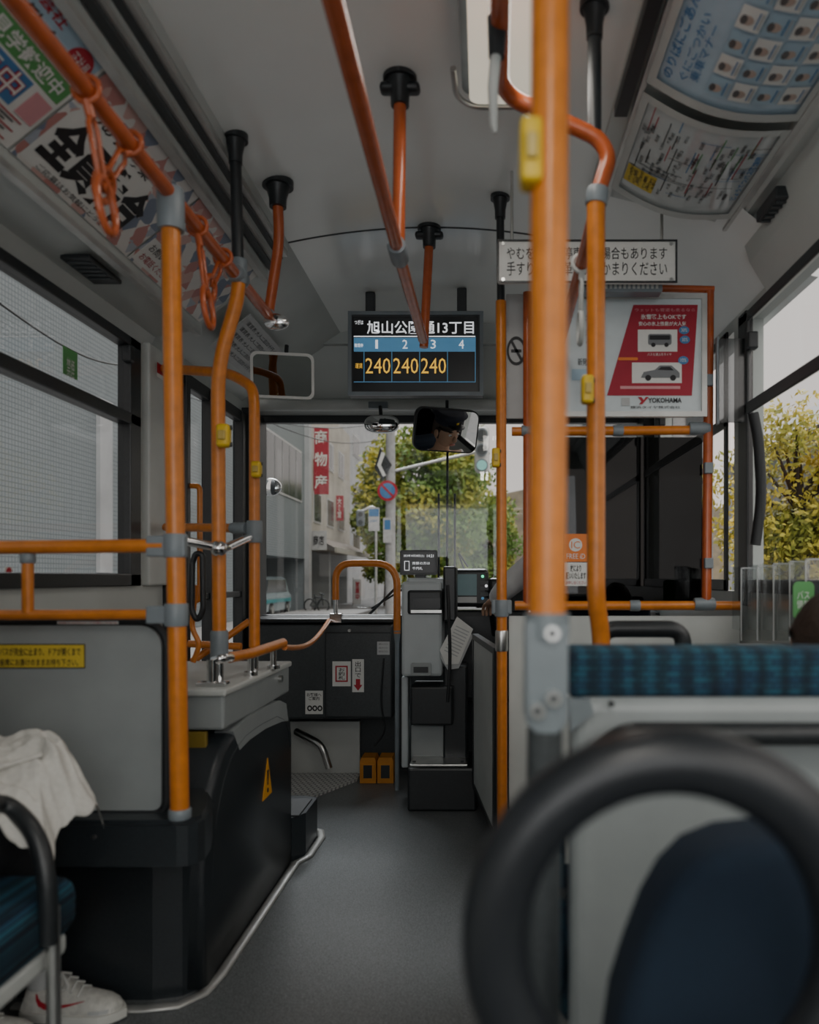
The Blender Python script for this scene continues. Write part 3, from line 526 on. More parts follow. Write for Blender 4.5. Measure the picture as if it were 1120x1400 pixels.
sl=[(X0,1.78),(-.71,1.78),(-.685,1.785),(-.668,1.80),(-.662,1.83),(-.672,1.90),(-.70,1.99),(-.738,2.06),(X0,2.1)]
m.plate(fl,sl,.43,.525,BX);m.plate(fl,[(x-(.012 if x>-1.2 else 0),y+(.012 if y<1.9 else 0)) for x,y in sl],.525,.535,BX)
for x in(-1.2,-1.05,-.9): m.disc((x,1.78,.50),(0,1,0),.005,.008,STEEL,10)
m.build('low_box',r)
prof=[(2.03,.012),(2.035,.30),(2.045,.39),(2.065,.46),(2.095,.52),(2.135,.572),(2.185,.612),(2.25,.64),(2.33,.655),(2.42,.658),(2.6,.658),(2.78,.65),(2.88,.62),(2.94,.57),(2.97,.50),(2.97,.012)]
t=bmesh.new();n=len(prof);A_=[t.verts.new((X0,y,z)) for y,z in prof];B_=[t.verts.new((-.735,y,z)) for y,z in prof]
t.faces.new(A_);t.faces.new(B_)
for k in range(n): t.faces.new((A_[k],A_[(k+1)%n],B_[(k+1)%n],B_[k]))
t.edges.ensure_lookup_table();ed=[e for e in t.edges if all(abs(v.co.x+.735)<1e-4 for v in e.verts) and max(v.co.z for v in e.verts)>.3]
bmesh.ops.bevel(t,geom=ed,offset=.024,segments=4,profile=.5,affect='EDGES')
m=MB();m.bm(t,BX,True);m.build('cover',r)
m=MB();m.tube([V((-.737,y-.0+ (.05 if y<2.5 else -.04),z-.045)) for y,z in prof[1:-1]],.004,BX,6);m.build('moulded_ridge',r)
m=MB();m.box((X0,2.192,.585),(-.79,2.21,.66),mat('mustard_strip',(.22,.15,.02),.5),.003);m.build('mustard_strip',r)
m=MB();prof2=[(2.26,.648),(2.42,.664),(2.6,.664),(2.78,.656),(2.87,.63),(2.9,.56),(2.8,.575),(2.6,.59),(2.42,.59),(2.32,.58)]
m.plate(lambda y,z,o=0:V((-.79+o,y,z)),prof2,0,.0565,PANEL);m.build('grey_cap',r)
m=MB();q=lambda u,v,o=0:V((-.7345+o,u,v));wy=2.62;wz=.415;ORS=flat('orange_yellow_sticker',(.8,.36,.02))
m.plate(q,[(wy-.06,wz-.06),(wy+.05,wz-.06),(wy+.0,wz+.07)],0,.002,ORS);m.plate(q,[(wy-.012,wz+.03),(wy+.008,wz+.03),(wy+.002,wz-.02),(wy-.008,wz-.02)],.002,.003,BLK);m.disc((-.732,wy-.003,wz-.038),(1,0,0),.008,.002,BLK);m.build('warning_sticker',r,'orange warning triangle with exclamation mark')
m=MB();m.plate(fl,[(-1.05,2.975),(-.74,2.975),(-.70,3.04),(-.70,3.25),(-.75,3.28),(-1.05,3.28)],0,.17,BX);m.box((-1.0,2.99,.168),(-.715,3.22,.176),RUBBER,.002);m.build('step_ledge',r)
m=MB();m.tube([V((x,y,.005)) for x,y in((-1.2,1.965),(-1.05,1.95),(-.86,1.95),(-.78,1.965),(-.735,2.02),(-.722,2.12),(-.718,2.95),(-.685,3.02),(-.68,3.24),(-.70,3.32),(-.80,3.38))],.017,ALU,8,sq=.4)
struct('trim_4',m,'flat aluminium floor edging around the black wheel housing','trim')
r=thing('counter_box','pale grey equipment counter behind the left partition','cabinet',(-1,2.5,.66))
m=MB();m.box((X0,2.19,.665),(-.738,2.93,.766),PANEL,.008);m.build('body',r);m=MB();m.box((X0,2.18,.762),(-.73,2.94,.782),CREAM,.006);m.build('top',r)
m=MB();m.disc((-.735,2.78,.735),(1,0,0),.012,.02,STEEL);m.build('knob',r)
# ---------------------------------------------------------------- front cabinet
r=thing('front_cabinet','dark grey cabinet with stickers below the windscreen left of fare machine','cabinet',P(452,985,4.1))
m=MB();f=front(4.1);m.box(P(358,850,4.36),P(536,983,4.1),DARKG,.012);m.box(P(355,842,4.355),P(538,852,4.08),BLACK,.01);m.build('body',r)
m=MB();m.plate(f,rr(446,866,534,979,3),0,.006,DARKG);m.frame(f,445,864,535,980,1.2,.004,.008,BLACK);m.disc(P(478,862,4.09),(0,1,0),.008,.02,STEEL);m.build('door',r)
m=MB();m.rect(f,455,904,480,938,WHITE,.008);m.rect(f,459,910,476,932,RED,.009);m.rect(f,461,912,474,930,WHITE,.0095);m.text('お\n釣\n札',f,463,913,472,929,BLK,.0105,.01)
m.rect(f,482,901,498,946,WHITE,.008);m.text('出\n口\nで',f,486,904,494,926,BLK,.009,.01);m.add([f(487,928,.0095),f(493,928,.0095),f(493,936,.0095),f(496,936,.0095),f(490,944,.0095),f(484,936,.0095),f(487,936,.0095)],[tuple(range(7))],RED)
m.rect(f,516,877,533,895,GREYP,.008)
for k in range(3):m.text('お知らせください',f,518,879+k*5,531,882+k*5,BLK,.009)
m.rect(f,418,944,442,976,WHITE,.008);m.text('お客様へ\nご案内',f,420,947,440,957,BLK,.009,.01)
for x in(424,431,438): m.ell(f,x,968,3.5,4,BLK,.009,12,.5)
m.build('stickers',r)
m=MB();m.tube(fil([P(525,900,4.09),P(520,960,4.08),P(528,1000,4.1),P(512,1020,4.1)],.08),.005,RUBBER,8);m.build('cable',r)
r=thing('step_riser','pale riser with steel pedal arm under the dark cabinet','riser',P(446,1060,4.34))
m=MB();m.box(P(398,985,4.36),P(492,1060,4.33),CREAM,.004);m.build('board',r);m=MB();m.tube(fil([P(405,1000,4.3),P(440,1018,4.2),P(450,1050,4.2)],.05),.02,STEEL);m.build('pedal_arm',r)
r=thing('tread_plate','checkered steel tread plate on the floor by the entrance','plate',(-.89,3.95,0))
m=MB();m.plate(fl,[(-1.12,3.55),(-.92,3.68),(-.68,4.15),(-.68,4.3),(-1.12,4.3)],0,.008,PLATE);m.build('plate',r)
for x,y in((-1.05,3.7),(-.75,4.2)): m=MB();m.disc((x,y,.009),(0,0,1),.01,.004,STEEL);m.build('screw',r)
for x,lb in((503,'left one of two orange wheel chocks under the cabinet'),(527,'right one of two orange wheel chocks next to fare machine')):
    q=P(x,1062,4.15);q.z=0;r=thing('wheel_chock',lb,'wheel chock',q,'wheel chocks');f=lambda a,b,o=0:front(4.1)(a,b,o)+V((0,0,-.035));CH=mat('orange_chock_rubber',(.55,.22,.02),.6)
    m=MB();m.plate(f,[(x-11,1062),(x+11,1062),(x+11,1032),(x+9,1027),(x-9,1027),(x-11,1032)],-.12,0,CH);m.build('body',r);m=MB();m.frame(f,x-9,1034,x+9,1058,3,0,.006,CH);m.rect(f,x-6,1037,x+6,1055,BLACK,.002);m.build('ribs',r)
# ---------------------------------------------------------------- fare machine
FM=mat('fare_machine_grey',(.46,.5,.51),.4,var=.05)
r=thing('fare_machine','tall grey and black fare collection machine beside the aisle','fare box',P(600,1110,3.75))
m=MB();m.box(P(557,1110,3.61),V((P(652,1,3.61).x,3.95,P(1,1050,3.61).z)),BLACK,.012);m.build('base',r)
m=MB();z=P(1,1050,3.61).z;m.box((P(560,1,3.63).x,3.63,z),(P(640,1,3.63).x,3.94,z+.012),STEEL,.004)
for x in(566,632): m.disc((P(x,1,3.66).x,3.68,z+.014),(0,0,1),.008,.004,DARKG)
m.build('tray',r)
f=front(3.7);m=MB();m.box(P(549,925,3.7),P(608,795,3.94),FM,.014);m.box(P(549,1050,3.78),P(562,920,3.93),FM,.008);m.box(P(562,1045,3.80),P(616,985,3.94),PANEL,.006);m.build('cabinet',r)
m=MB();m.box(P(561,992,3.69),P(622,930,3.93),BLACK,.01);m.box(P(606,1050,3.76),P(640,905,3.93),BLACK,.01);m.build('coin_box',r)
m=MB();m.box(P(557,840,3.68),P(608,806,3.9),BLACK,.012);m.box(P(556,806,3.72),P(611,790,3.93),FM,.012);m.rect(front(3.68),566,818,602,832,SCR,.004);m.rect(front(3.68),562,834,604,838,STEEL,.004);m.build('coin_head',r)
m=MB();m.plate(f,rr(562,906,590,923,3),0,.02,PANEL);m.rect(f,566,911,586,919,BLACK,.022);m.build('change_cup',r)
m=MB();m.box(P(606,850,3.7),P(626,775,3.9),BLACK,.01);m.tube(fil([P(612,800,3.7),P(616,900,3.66),P(612,960,3.66)],.1),.008,RUBBER);m.build('reader_unit',r)
r=thing('date_display','small black display with white date text on the fare machine','display',P(572,788,3.8))
m=MB();f=front(3.78);m.plate(f,rr(547,752,598,786,3),-.04,0,BLACK);m.box(P(568,794,3.82),P(582,784,3.8),BLACK,.003);m.build('housing',r);m=MB();m.rect(f,550,755,595,783,SCR,.002);m.text('2023年10月28日(土)',f,552,758,580,762,SCW,.004);m.text('14:21',f,584,758,593,762,SCW,.004)
m.text('両替の方は',f,564,768,588,772,SCW,.004);m.text('千円札',f,564,775,578,779,SCW,.004);m.frame(f,553,767,560,780,.8,.003,.004,SCW);m.build('screen',r)
r=thing('timetable_sheets','crumpled white printed sheets hanging on fare machine side','paper',P(623,900,3.68));c=P(623,880,3.68);R=Matrix.Rotation(.45,3,'Y');f=lambda x,y,o=0:c+R@V((x,-o,-y))
m=MB();m.plate(f,[(-.05,-.12),(.045,-.1),(.055,.08),(0,.11),(-.055,.06)],0,.006,WHITE)
for k in range(9): m.rect(f,-.035,-.08+k*.016,.035,-.075+k*.016,GREYP,.008)
m.build('sheet',r);m=MB();m.plate(f,[(-.03,-.1),(.06,-.07),(.065,.10),(.02,.13),(-.04,.09)],-.008,-.004,GREYP);m.build('sheet',r)
r=thing('dashboard','black driver dashboard with small screen and green indicator light','dashboard',(.35,4.1,.5))
m=MB();m.box((P(612,1,3.97).x,3.98,.45),(XR-.02,4.35,.93),BLACK,.03);m.box(P(612,830,4.0),P(668,778,4.15),BLACK,.02);m.box(P(668,840,3.99),P(720,790,4.2),BLACK,.02);m.build('body',r)
m=MB();f=front(4.0);m.rect(f,621,785,652,814,flat('dash_screen',(.12,.18,.19),.15),.004);m.rect(f,621,816,652,824,GREYP,.004);m.build('screen',r)
m=MB()
for x,y,c in((660,788,SCG),(665,801,SCW),(660,818,SCB)): m.ell(f,x,y,2,2,c,.006)
for k in range(4): m.rect(f,657,794+k*8,668,799+k*8,DARKG,.004)
m.build('switches',r)
m=MB();m.tube([P(672,835,3.85),P(676,868,3.99)],.014,BLACK);m.ball(P(672,830,3.83),.022,BLACK);m.build('lever',r)
for x in(600,622,611):
    m=MB();m.tube([P(x,846,4.465),P(x+(1 if x==611 else 0),675 if x!=611 else 617,4.5)],.007,BLACK,8);m.build('wiper_arm',None,{600:'left upright wiper arm outside the windscreen',622:'right upright wiper arm outside the windscreen',611:'tall central wiper blade outside the windscreen'}[x],'wiper')
r=thing('wiper_arm','low slanting double wiper arm at bottom left of windscreen','wiper',P(520,840,4.5))
m=MB();m.tube([P(498,847,4.466),P(545,800,4.5)],.008,BLACK,8);m.build('arm',r);m=MB();m.tube([P(508,832,4.52),P(560,800,4.52)],.006,BLACK,8);m.build('blade',r)
m=MB();m.tube(fil([P(640,775,4.48),P(625,752,4.5),P(660,845,4.466)],.05),.006,BLACK,8);m.build('wiper_arm',None,'bent black wiper linkage right of the fare machine','wiper')
r=thing('steering_wheel','black steering wheel in front of the driver','steering wheel',(.43,3.85,.9))
M=Matrix.Translation((.43,3.78,1.0))@Matrix.Rotation(math.radians(35),4,'X')
m=MB();m.tube([M@V((math.cos(a)*.21,math.sin(a)*.21,0)) for a in [i*math.pi/16 for i in range(32)]],.014,BLACK,10,True);m.build('rim',r)
m=MB();m.tube([M@V((-.2,0,0)),M@V((.2,0,0))],.012,BLACK);m.ball(M@V((0,0,0)),(.06,.06,.03),BLACK);m.tube([M@V((0,0,0)),M@V((0,0,-.2))],.02,BLACK);m.build('hub',r)
# ---------------------------------------------------------------- seats
def seat(lb,x0,x1,Y,top,low=.42,handle=True,fab=BLUEF,bolster=.075):
    r=thing('bus_seat',lb,'seat',((x0+x1)/2,Y+.2,0))
    m=MB();m.box((x0-.005,Y-.03,top-bolster),(x1,Y+.07,top),fab,.016,seg=3,smooth=False);m.build('headrest_bolster',r)
    m=MB();m.box((x0-.0,Y-.04,low-.05),(x1,Y+.02,top-bolster+.005),PANEL,.02,seg=3);m.build('back_shell',r)
    m=MB();m.box((x0+.02,Y+.01,low+.05),(x1-.01,Y+.09,top-bolster),fab,.02,seg=3);m.build('backrest',r)
    m=MB();m.box((x0-.01,Y+.05,low-.04),(x1,Y+.48,low+.08),fab,.035,seg=4,smooth=True);m.build('seat_cushion',r)
    for a in(x0+.06,x1-.12): m=MB();m.box((a,Y+.1,0),(a+.05,Y+.4,low-.03),DARKG,.01);m.build('leg',r)
    return r
r=seat('blue checked seat with grey back shell directly ahead on the right',.13,.90,1.16,.995)
m=MB();m.box((.062,1.17,.46),(.128,1.27,.71),BLUEF,.015,seg=3);m.build('side_bolster',r)
m=MB();z=.868;m.tube(fil([(.165,1.135,z-.03),(.17,1.08,z-.008),(.20,1.075,z+.014),(.5,1.07,z+.014),(.88,1.075,z+.0),(.88,1.135,z-.015)],.04),.0165,BLACK,12);m.build('grab_handle',r)
for x,y,q in((770,1222,.006),(836,962,.004)): m=MB();m.disc(P(x,y,1.11),(0,1,0),q,.01,BLACK);m.build('bolt',r)
m=MB();f=front(1.113);m.plate(f,[(778,955),(806,955),(812,975),(780,1000)],-.01,.004,BRK);m.build('corner_bracket',r)
r=seat('farther seat ahead showing only its black top handle',.30,.86,1.92,.88)
m=MB();m.tube(fil([P(822,905,1.9),P(822,860,1.9),P(934,860,1.9),P(934,905,1.9)],.05),.021,BLACK,12);m.build('grab_handle',r)
RING=mat('black_ring_plastic',(.013,.015,.018),.36)
r=thing('bus_seat','blurred nearest seat with big black ring handle at lower right','seat',(.25,.75,0))
c=P(918,1285,.56);m=MB();m.tube([c+V((math.cos(a)*.129,0,math.sin(a)*.131)) for a in [i*math.pi/24 for i in range(48)]],.0245,RING,18,True);m.build('ring_handle',r)
t=bmesh.new();pp=[(850,1400),(872,1330),(898,1262),(925,1215),(960,1180),(1010,1160),(1100,1150),(1300,1150),(1300,1900),(780,1900)]
f=front(.66);A_=[t.verts.new(f(x,y,0)) for x,y in pp];fc=t.faces.new(A_);q=bmesh.ops.extrude_face_region(t,geom=[fc]);bmesh.ops.translate(t,verts=[v for v in q['geom'] if isinstance(v,bmesh.types.BMVert)],vec=(0,.09,0))
bmesh.ops.bevel(t,geom=[e for e in t.edges if abs(e.verts[0].co.y-e.verts[1].co.y)<1e-4],offset=.02,segments=5,profile=.5,affect='EDGES')
m=MB();m.bm(t,NAVYF,True);m.build('backrest',r)
m=MB();m.tube([c+V((0,0,-.12)),c+V((0,.05,-.3)),V((c.x,.66,0))],.02,BLACK);m.build('post',r)
m=MB();m.box((.1,.6,.36),(.42,1.0,.46),NAVYF,.03,seg=3);m.build('seat_cushion',r)
r=thing('bus_seat','blue checked seat with black curved armrest at lower left corner','seat',(-1.1,1.3,0))
m=MB();m.box((XL+.02,1.12,.40),(-.80,1.54,.515),BLUEF,.04,seg=4,smooth=True);m.build('seat_cushion',r)
m=MB();m.box((XL+.02,.98,.45),(-.82,1.07,1.0),BLUEF,.03,seg=3);m.build('backrest',r)
m=MB();m.tube(fil([(-.86,1.05,.71),P(5,1093,1.45),P(52,1140,1.42),P(66,1210,1.4),P(66,1290,1.4)],.08),.017,BLACK,14);m.build('armrest',r)
m=MB();m.tube([P(72,1240,1.41),V((P(76,1,1.41).x,1.41,0))],.0125,STEEL,12);m.build('leg',r)
m=MB();m.box((-1.2,1.2,0),(-1.1,1.4,.41),DARKG,.01);m.build('pedestal',r);m=MB();m.box((XL+.02,1.14,.37),(-.81,1.5,.41),CREAM,.01);m.build('seat_base',r)
# ---------------------------------------------------------------- brochure rack
r=thing('brochure_rack','clear acrylic brochure holder with green leaflet below the right window','rack',P(1060,880,2.0))
for k in range(5):
    m=MB();x=1014+k*22;Yk=2.42-k*.09;f=front(Yk);m.plate(f,rr(x-2,775-k*3,x+26,876,3),0,.004,ACRYL);m.rect(f,x-2,776-k*3,x-.4,876,GREYP,.006);m.rect(f,x-2,776-k*3,x+26,777.4-k*3,GREYP,.006)
    A=P(x-2,775-k*3,Yk);m.plate(lambda u,v,o=0:A+V((o,u,-v)),[(-.0,0),(.075,0),(.075,.2),(0,.2)],0,.004,ACRYL);m.build('pocket',r)
m=MB();f=front(2.03);m.plate(f,rr(1084,795,1113,848,8),0,.003,GREENP);m.text('バス\n情報',f,1089,808,1107,832,WHITE,.004);m.build('leaflet',r,'green leaflet with white text')
m=MB();q=P(1010,880,2.42);m.box((q.x,2.02,q.z-.012),(XR-.004,2.44,q.z),CREAM,.003);m.build('base_tray',r)
# ---------------------------------------------------------------- people
def skin(vs,es,rad,levels=2):
    me=bpy.data.meshes.new('s');me.from_pydata([tuple(v) for v in vs],es,[]);o=bpy.data.objects.new('s',me);COL.objects.link(o)
    md=o.modifiers.new('k','SKIN')
    for i,rv in enumerate(rad): me.skin_vertices[0].data[i].radius=(rv,rv) if not isinstance(rv,tuple) else rv
    me.skin_vertices[0].data[0].use_root=True
    sb=o.modifiers.new('u','SUBSURF');sb.levels=levels;sb.render_levels=levels
    bpy.context.view_layer.update();dg=bpy.context.evaluated_depsgraph_get();e=o.evaluated_get(dg);q=e.to_mesh()
    R=([v.co.copy() for v in q.vertices],[tuple(p.vertices) for p in q.polygons]);e.to_mesh_clear();bpy.data.objects.remove(o);return R
def person(lb,pel,hd,face,arms,legs,top,bottom,hair,cap=None,noleg=False):
    r=thing('person',lb,'person',(pel.x,pel.y,0))
    up=(hd-pel).normalized();ch=pel+(hd-pel)*.58;nk=pel+(hd-pel)*.76;side=face.cross(V((0,0,1))).normalized()
    vs=[pel,pel+(ch-pel)*.5,ch,nk,hd];es=[(0,1),(1,2),(2,3),(3,4)];rd=[.13,.12,.135,.052,.05];cv=list(vs[:4]);ce=[(0,1),(1,2),(2,3)];cr=[.14,.135,.15,.066]
    for s,(el,wr) in zip((1,-1),arms):
        sh=ch+side*s*.17+up*.06;k=len(vs);vs+=[sh,el,wr];es+=[(2,k),(k,k+1),(k+1,k+2)];rd+=[.06,.042,.028]
        k=len(cv);cv+=[sh,el,el+(wr-el)*.85];ce+=[(2,k),(k,k+1),(k+1,k+2)];cr+=[.07,.056,.045]
    lv=[pel];le=[];lr=[.145]
    for s,(kn,an) in zip((1,-1),legs):
        hp=pel+side*s*.09+face*.05;k=len(vs);vs+=[hp,kn,an,an+face*.12-V((0,0,.04))];es+=[(0,k),(k,k+1),(k+1,k+2),(k+2,k+3)];rd+=[.08,.055,.036,.03]
        k=len(lv);lv+=[hp,kn,an];le+=[(0,k),(k,k+1),(k+1,k+2)];lr+=[.09,.07,.055]
    m=MB();m.add(*skin(vs,es,rd),SKIN,True)
    def hf(q):
        q=q.copy();
        if q.z<0: q.x*=1-.18*(-q.z);q.y*=1-.12*(-q.z)
        return q
    ang=math.atan2(face.x,face.y);RZ=Matrix.Rotation(-ang,3,'Z')
    t=bmesh.new();bmesh.ops.create_uvsphere(t,u_segments=20,v_segments=14,radius=1)
    for v in t.verts: q=hf(v.co);v.co=hd+RZ@V((q.x*.077,q.y*.095,q.z*.115))
    m.bm(t,SKIN,True)
    m.ball(hd+RZ@V((0,.1,-.015)),(.014,.018,.024),SKIN,10);m.ball(hd+RZ@V((0,.088,-.06)),(.024,.008,.007),LIPS,10)
    for s in(-1,1): m.ball(hd+RZ@V((s*.03,.083,.012)),(.013,.009,.008),WHITE,10);m.ball(hd+RZ@V((s*.03,.091,.012)),.0045,BLK,8);m.ball(hd+RZ@V((s*.03,.086,.034)),(.018,.007,.004),HAIR,8);m.ball(hd+RZ@V((s*.079,0,-.01)),(.01,.02,.03),SKIN,10)
    for s,(el,wr) in zip((1,-1),arms):
        d=(wr-el).normalized();w=d.cross(V((0,0,1))).normalized();n=w.cross(d).normalized()
        m.add(*skin([wr-d*.02,wr+d*.03,wr+d*.085],[(0,1),(1,2)],[(.028,.022),(.038,.018),(.036,.015)]),SKIN,True)
        for i,Lf in enumerate((.07,.078,.072,.058)):
            b=wr+d*.08+w*(i-1.5)*.019;m.add(*skin([b-d*.02,b+d*Lf*.45-n*.004,b+d*Lf*.75-n*.022,b+d*Lf*.8-n*.045],[(0,1),(1,2),(2,3)],[.0095,.009,.0085,.007],1),SKIN,True)
        b=wr+d*.03-w*s*.035;m.add(*skin([b,b+d*.03-w*s*.022-n*.008,b+d*.055-w*s*.022-n*.02],[(0,1),(1,2)],[.012,.011,.009],1),SKIN,True)
    m.build('body',r)
    m=MB();m.add(*skin(cv,ce,cr),top,True);m.build('shirt',r)
    m=MB();m.add(*skin(lv,le,lr),bottom,True);m.build('trousers',r)
    t=bmesh.new();bmesh.ops.create_uvsphere(t,u_segments=24,v_segments=16,radius=1)
    for v in list(t.verts):
        q=v.co
        if q.z<.15 and q.y>.25: q.z=max(q.z,.35);q.y=min(q.y,.9)
        if q.z<-.45: q.z=-.45
        v.co=hd+V((0,0,.008))+RZ@V((q.x*.084,q.y*.1-.008,q.z*.12+noise.noise(q*6)*.004))
    m=MB();m.bm(t,hair,True);m.build('hair',r)
    if cap:
        m=MB();c=hd+V((0,0,.07));m.tube([c,c+V((0,0,.03)),c+V((0,0,.06)),c+V((0,0,.075))],[.092,.095,.12,.09],cap,24);m.ball(c+RZ@V((0,.09,.005)),(.06,.05,.008),BLACK,14);m.ball(c+RZ@V((0,.096,.032)),(.012,.006,.012),YEL,8);m.build('cap',r)
    return r
person('bus driver in white shirt and dark peaked cap seated behind dark partition glass',V((.42,3.3,.72)),V((.42,3.34,1.42)),V((0,1,0)),((V((.66,3.5,.98)),V((.6,3.68,1.04))),(V((.11,3.40,1.06)),V((.055,3.66,.99)))),((V((.55,3.72,.66)),V((.55,3.86,.3))),(V((.31,3.72,.66)),V((.31,3.86,.3)))),SHIRT,NAVYC,HAIR,NAVYC)
r=thing('driver_seat','driver seat behind the dark partition glass','seat',(.43,3.2,0))
m=MB();m.box((.2,3.05,.45),(.66,3.6,.57),NAVYF,.03);m.build('seat_cushion',r);m=MB();m.box((.22,2.98,.57),(.66,3.1,1.2),NAVYF,.04);m.build('backrest',r);m=MB();m.box((.3,3.15,0),(.56,3.5,.46),DARKG,.02);m.build('pedestal',r)
person('passenger in dark trousers seated lower left with pale bag on lap',V((-1.06,1.28,.63)),V((-1.06,1.22,1.33)),V((0,1,0)),((V((-.93,1.22,.84)),V((-.97,1.36,.74))),(V((-1.18,1.25,.87)),V((-1.09,1.38,.76)))),((V((-.98,1.60,.56)),V((-1.09,1.82,.2))),(V((-1.14,1.60,.56)),V((-1.22,1.76,.2)))),NAVYC,TROUS,HAIR)
person('dark haired passenger mostly hidden behind the blue seat on right',V((.66,1.43,.58)),V((.695,1.52,.95)),V((-.1,1,0)).normalized(),((V((.80,1.5,.7)),V((.78,1.62,.62))),(V((.50,1.5,.7)),V((.54,1.62,.62)))),((V((.74,1.72,.5)),V((.74,1.74,.1))),(V((.54,1.72,.5)),V((.54,1.74,.1)))),NAVYC,TROUS,HAIR)
def shoe(org,ang,lb,K=.9):
    r=thing('sneaker',lb,'shoe',org,'white sneakers');R=Matrix.Rotation(ang,3,'Z');g=lambda p:V(org)+R@(V(p)*K)
    S=[(0,.026,.03),(.012,.033,.07),(.03,.036,.092),(.07,.038,.104),(.10,.04,.096),(.13,.043,.078),(.16,.046,.062),(.19,.048,.054),(.23,.045,.046),(.255,.034,.036),(.272,.015,.022)]
    SO=mat('white_sole_rubber',(.66,.66,.62),.5);UP=mat('white_leather',(.6,.59,.55),.5,bump=.1,scale=60)
    m=MB();k=20;vs=[]
    for x,w,h in S:
        for i in range(k): a=2*math.pi*i/k;vs.append(g((x,w*math.copysign(abs(math.cos(a))**.8,math.cos(a)),.02+(h if math.sin(a)>0 else .012)*math.sin(a))))
    fs=[(j*k+i,j*k+(i+1)%k,(j+1)*k+(i+1)%k,(j+1)*k+i) for j in range(len(S)-1) for i in range(k)]+[tuple(range(k)),tuple(range((len(S)-1)*k,len(S)*k))]
    m.add(vs,fs,UP,True);m.build('upper',r)
    pts=[(x,w+.006) for x,w,h in S]
    out=[(-.008,0)]+pts+[(.285,0)]+[(x,-w) for x,w in reversed(pts)]
    m=MB();m.plate(lambda x,y,o=0:g((x,y,o)),out,.004,.028,SO);m.build('sole',r);m=MB();m.plate(lambda x,y,o=0:g((x,y,o)),out,0,.004,DARKG);m.build('outsole',r)
    def wh(x):
        for (a,w0,h0),(b,w1,h1) in zip(S,S[1:]):
            if a<=x<=b: t=(x-a)/(b-a);return w0+(w1-w0)*t,h0+(h1-h0)*t
        return S[-1][1:]
    def onside(x,z,s,o=.0015): w_,h_=wh(x);sa=min(.97,max(0,(z-.02)/h_));return g((x,s*(w_*(1-sa*sa)**.4+o),z))
    lo=[(.048,.078),(.050,.062),(.058,.048),(.075,.040),(.095,.040),(.12,.045),(.15,.053),(.185,.062)];hi=[(.052,.080),(.057,.069),(.066,.060),(.080,.055),(.098,.053),(.12,.054),(.15,.058),(.185,.0635)]
    for s in(-1,1):
        m=MB();vv=[onside(x,z,s) for q in range(len(lo)) for x,z in(lo[q],((lo[q][0]+hi[q][0])/2,(lo[q][1]+hi[q][1])/2),hi[q])]
        m.add(vv,[(3*q+e,3*q+e+1,3*q+e+4,3*q+e+3) for q in range(len(lo)-1) for e in(0,1)],RED);m.build('side_mark',r)
        m=MB();vv=[onside(x,z,s,.001) for x in(.20,.215,.23,.245,.258) for z in(.03,.04)];m.add(vv,[(2*q,2*q+1,2*q+3,2*q+2) for q in range(4)],GREYP);m.build('toe_band',r)
    m=MB()
    for q in range(5): x=.105+q*.019;z=.122-q*.0115;m.tube([g((x,-.03,z-.018)),g((x,0,z)),g((x+.006,.03,z-.018))],.0038,WHITE,6)
    m.tube(fil([g((.10,-.005,.125)),g((.12,-.03,.135)),g((.15,-.04,.10)),g((.11,-.035,.09))],.02),.003,WHITE,6)
    m.build('laces',r);m=MB();m.tube([g((.05,0,.09)),g((.048,0,.13)),g((.045,0,.2))],[.036,.04,.042],GREYP,14);m.build('collar',r)
shoe((-1.145,1.925,.002),-.03,'white sneaker with red curved side mark, fully visible at lower left')
shoe((-1.285,1.80,.002),.02,'white sneaker cut by the left edge of frame',.85)
def clothz(u,w):
    x=-1.19+u*.38;y=1.42+w*.24
    rn=abs(noise.noise(V((u*3.1,w*2.2,1.3))))+.5*abs(noise.noise(V((u*6.5+w*3,w*5,4.1))))+.25*abs(noise.noise(V((u*13,w*9+u*6,2.2))))
    z=.795-.045*u-.055*(rn-.25)+.012*math.sin(u*4+w*5)
    z-=.11*max(0,(u-.8)/.2)**1.3+.125*max(0,(.38-w)/.38)**1.1*(1-.35*u)+.08*max(0,(w-.8)/.2)**2
    y-=.03*rn*max(0,(.5-w)*2);y+=.02*math.sin(u*17+2*w)*max(0,.5-w);x+=.03*math.sin(w*11+1)*max(0,u-.5)
    return V((x,y,z))
m=MB();N=90;vs=[clothz(i/N,j/N) for j in range(N+1) for i in range(N+1)];fs=[(j*(N+1)+i,j*(N+1)+i+1,(j+1)*(N+1)+i+1,(j+1)*(N+1)+i) for j in range(N) for i in range(N)]
m.add(vs,fs,JACK,True);m.add([v-V((0,0,.006)) for v in vs],fs,JACK,True);r=thing('cloth_bag','crumpled off white cloth bag resting on the passenger lap','bag',(-1,1.55,.65));m.build('fabric',r)
m=MB();m.tube(fil([clothz(.3,.45)+V((0,0,.008)),clothz(.42,.3)+V((0,-.006,.01)),clothz(.6,.28)+V((0,-.006,.01)),clothz(.8,.5)+V((0,0,.008))],.05),.005,JACK,8);m.build('seam',r)
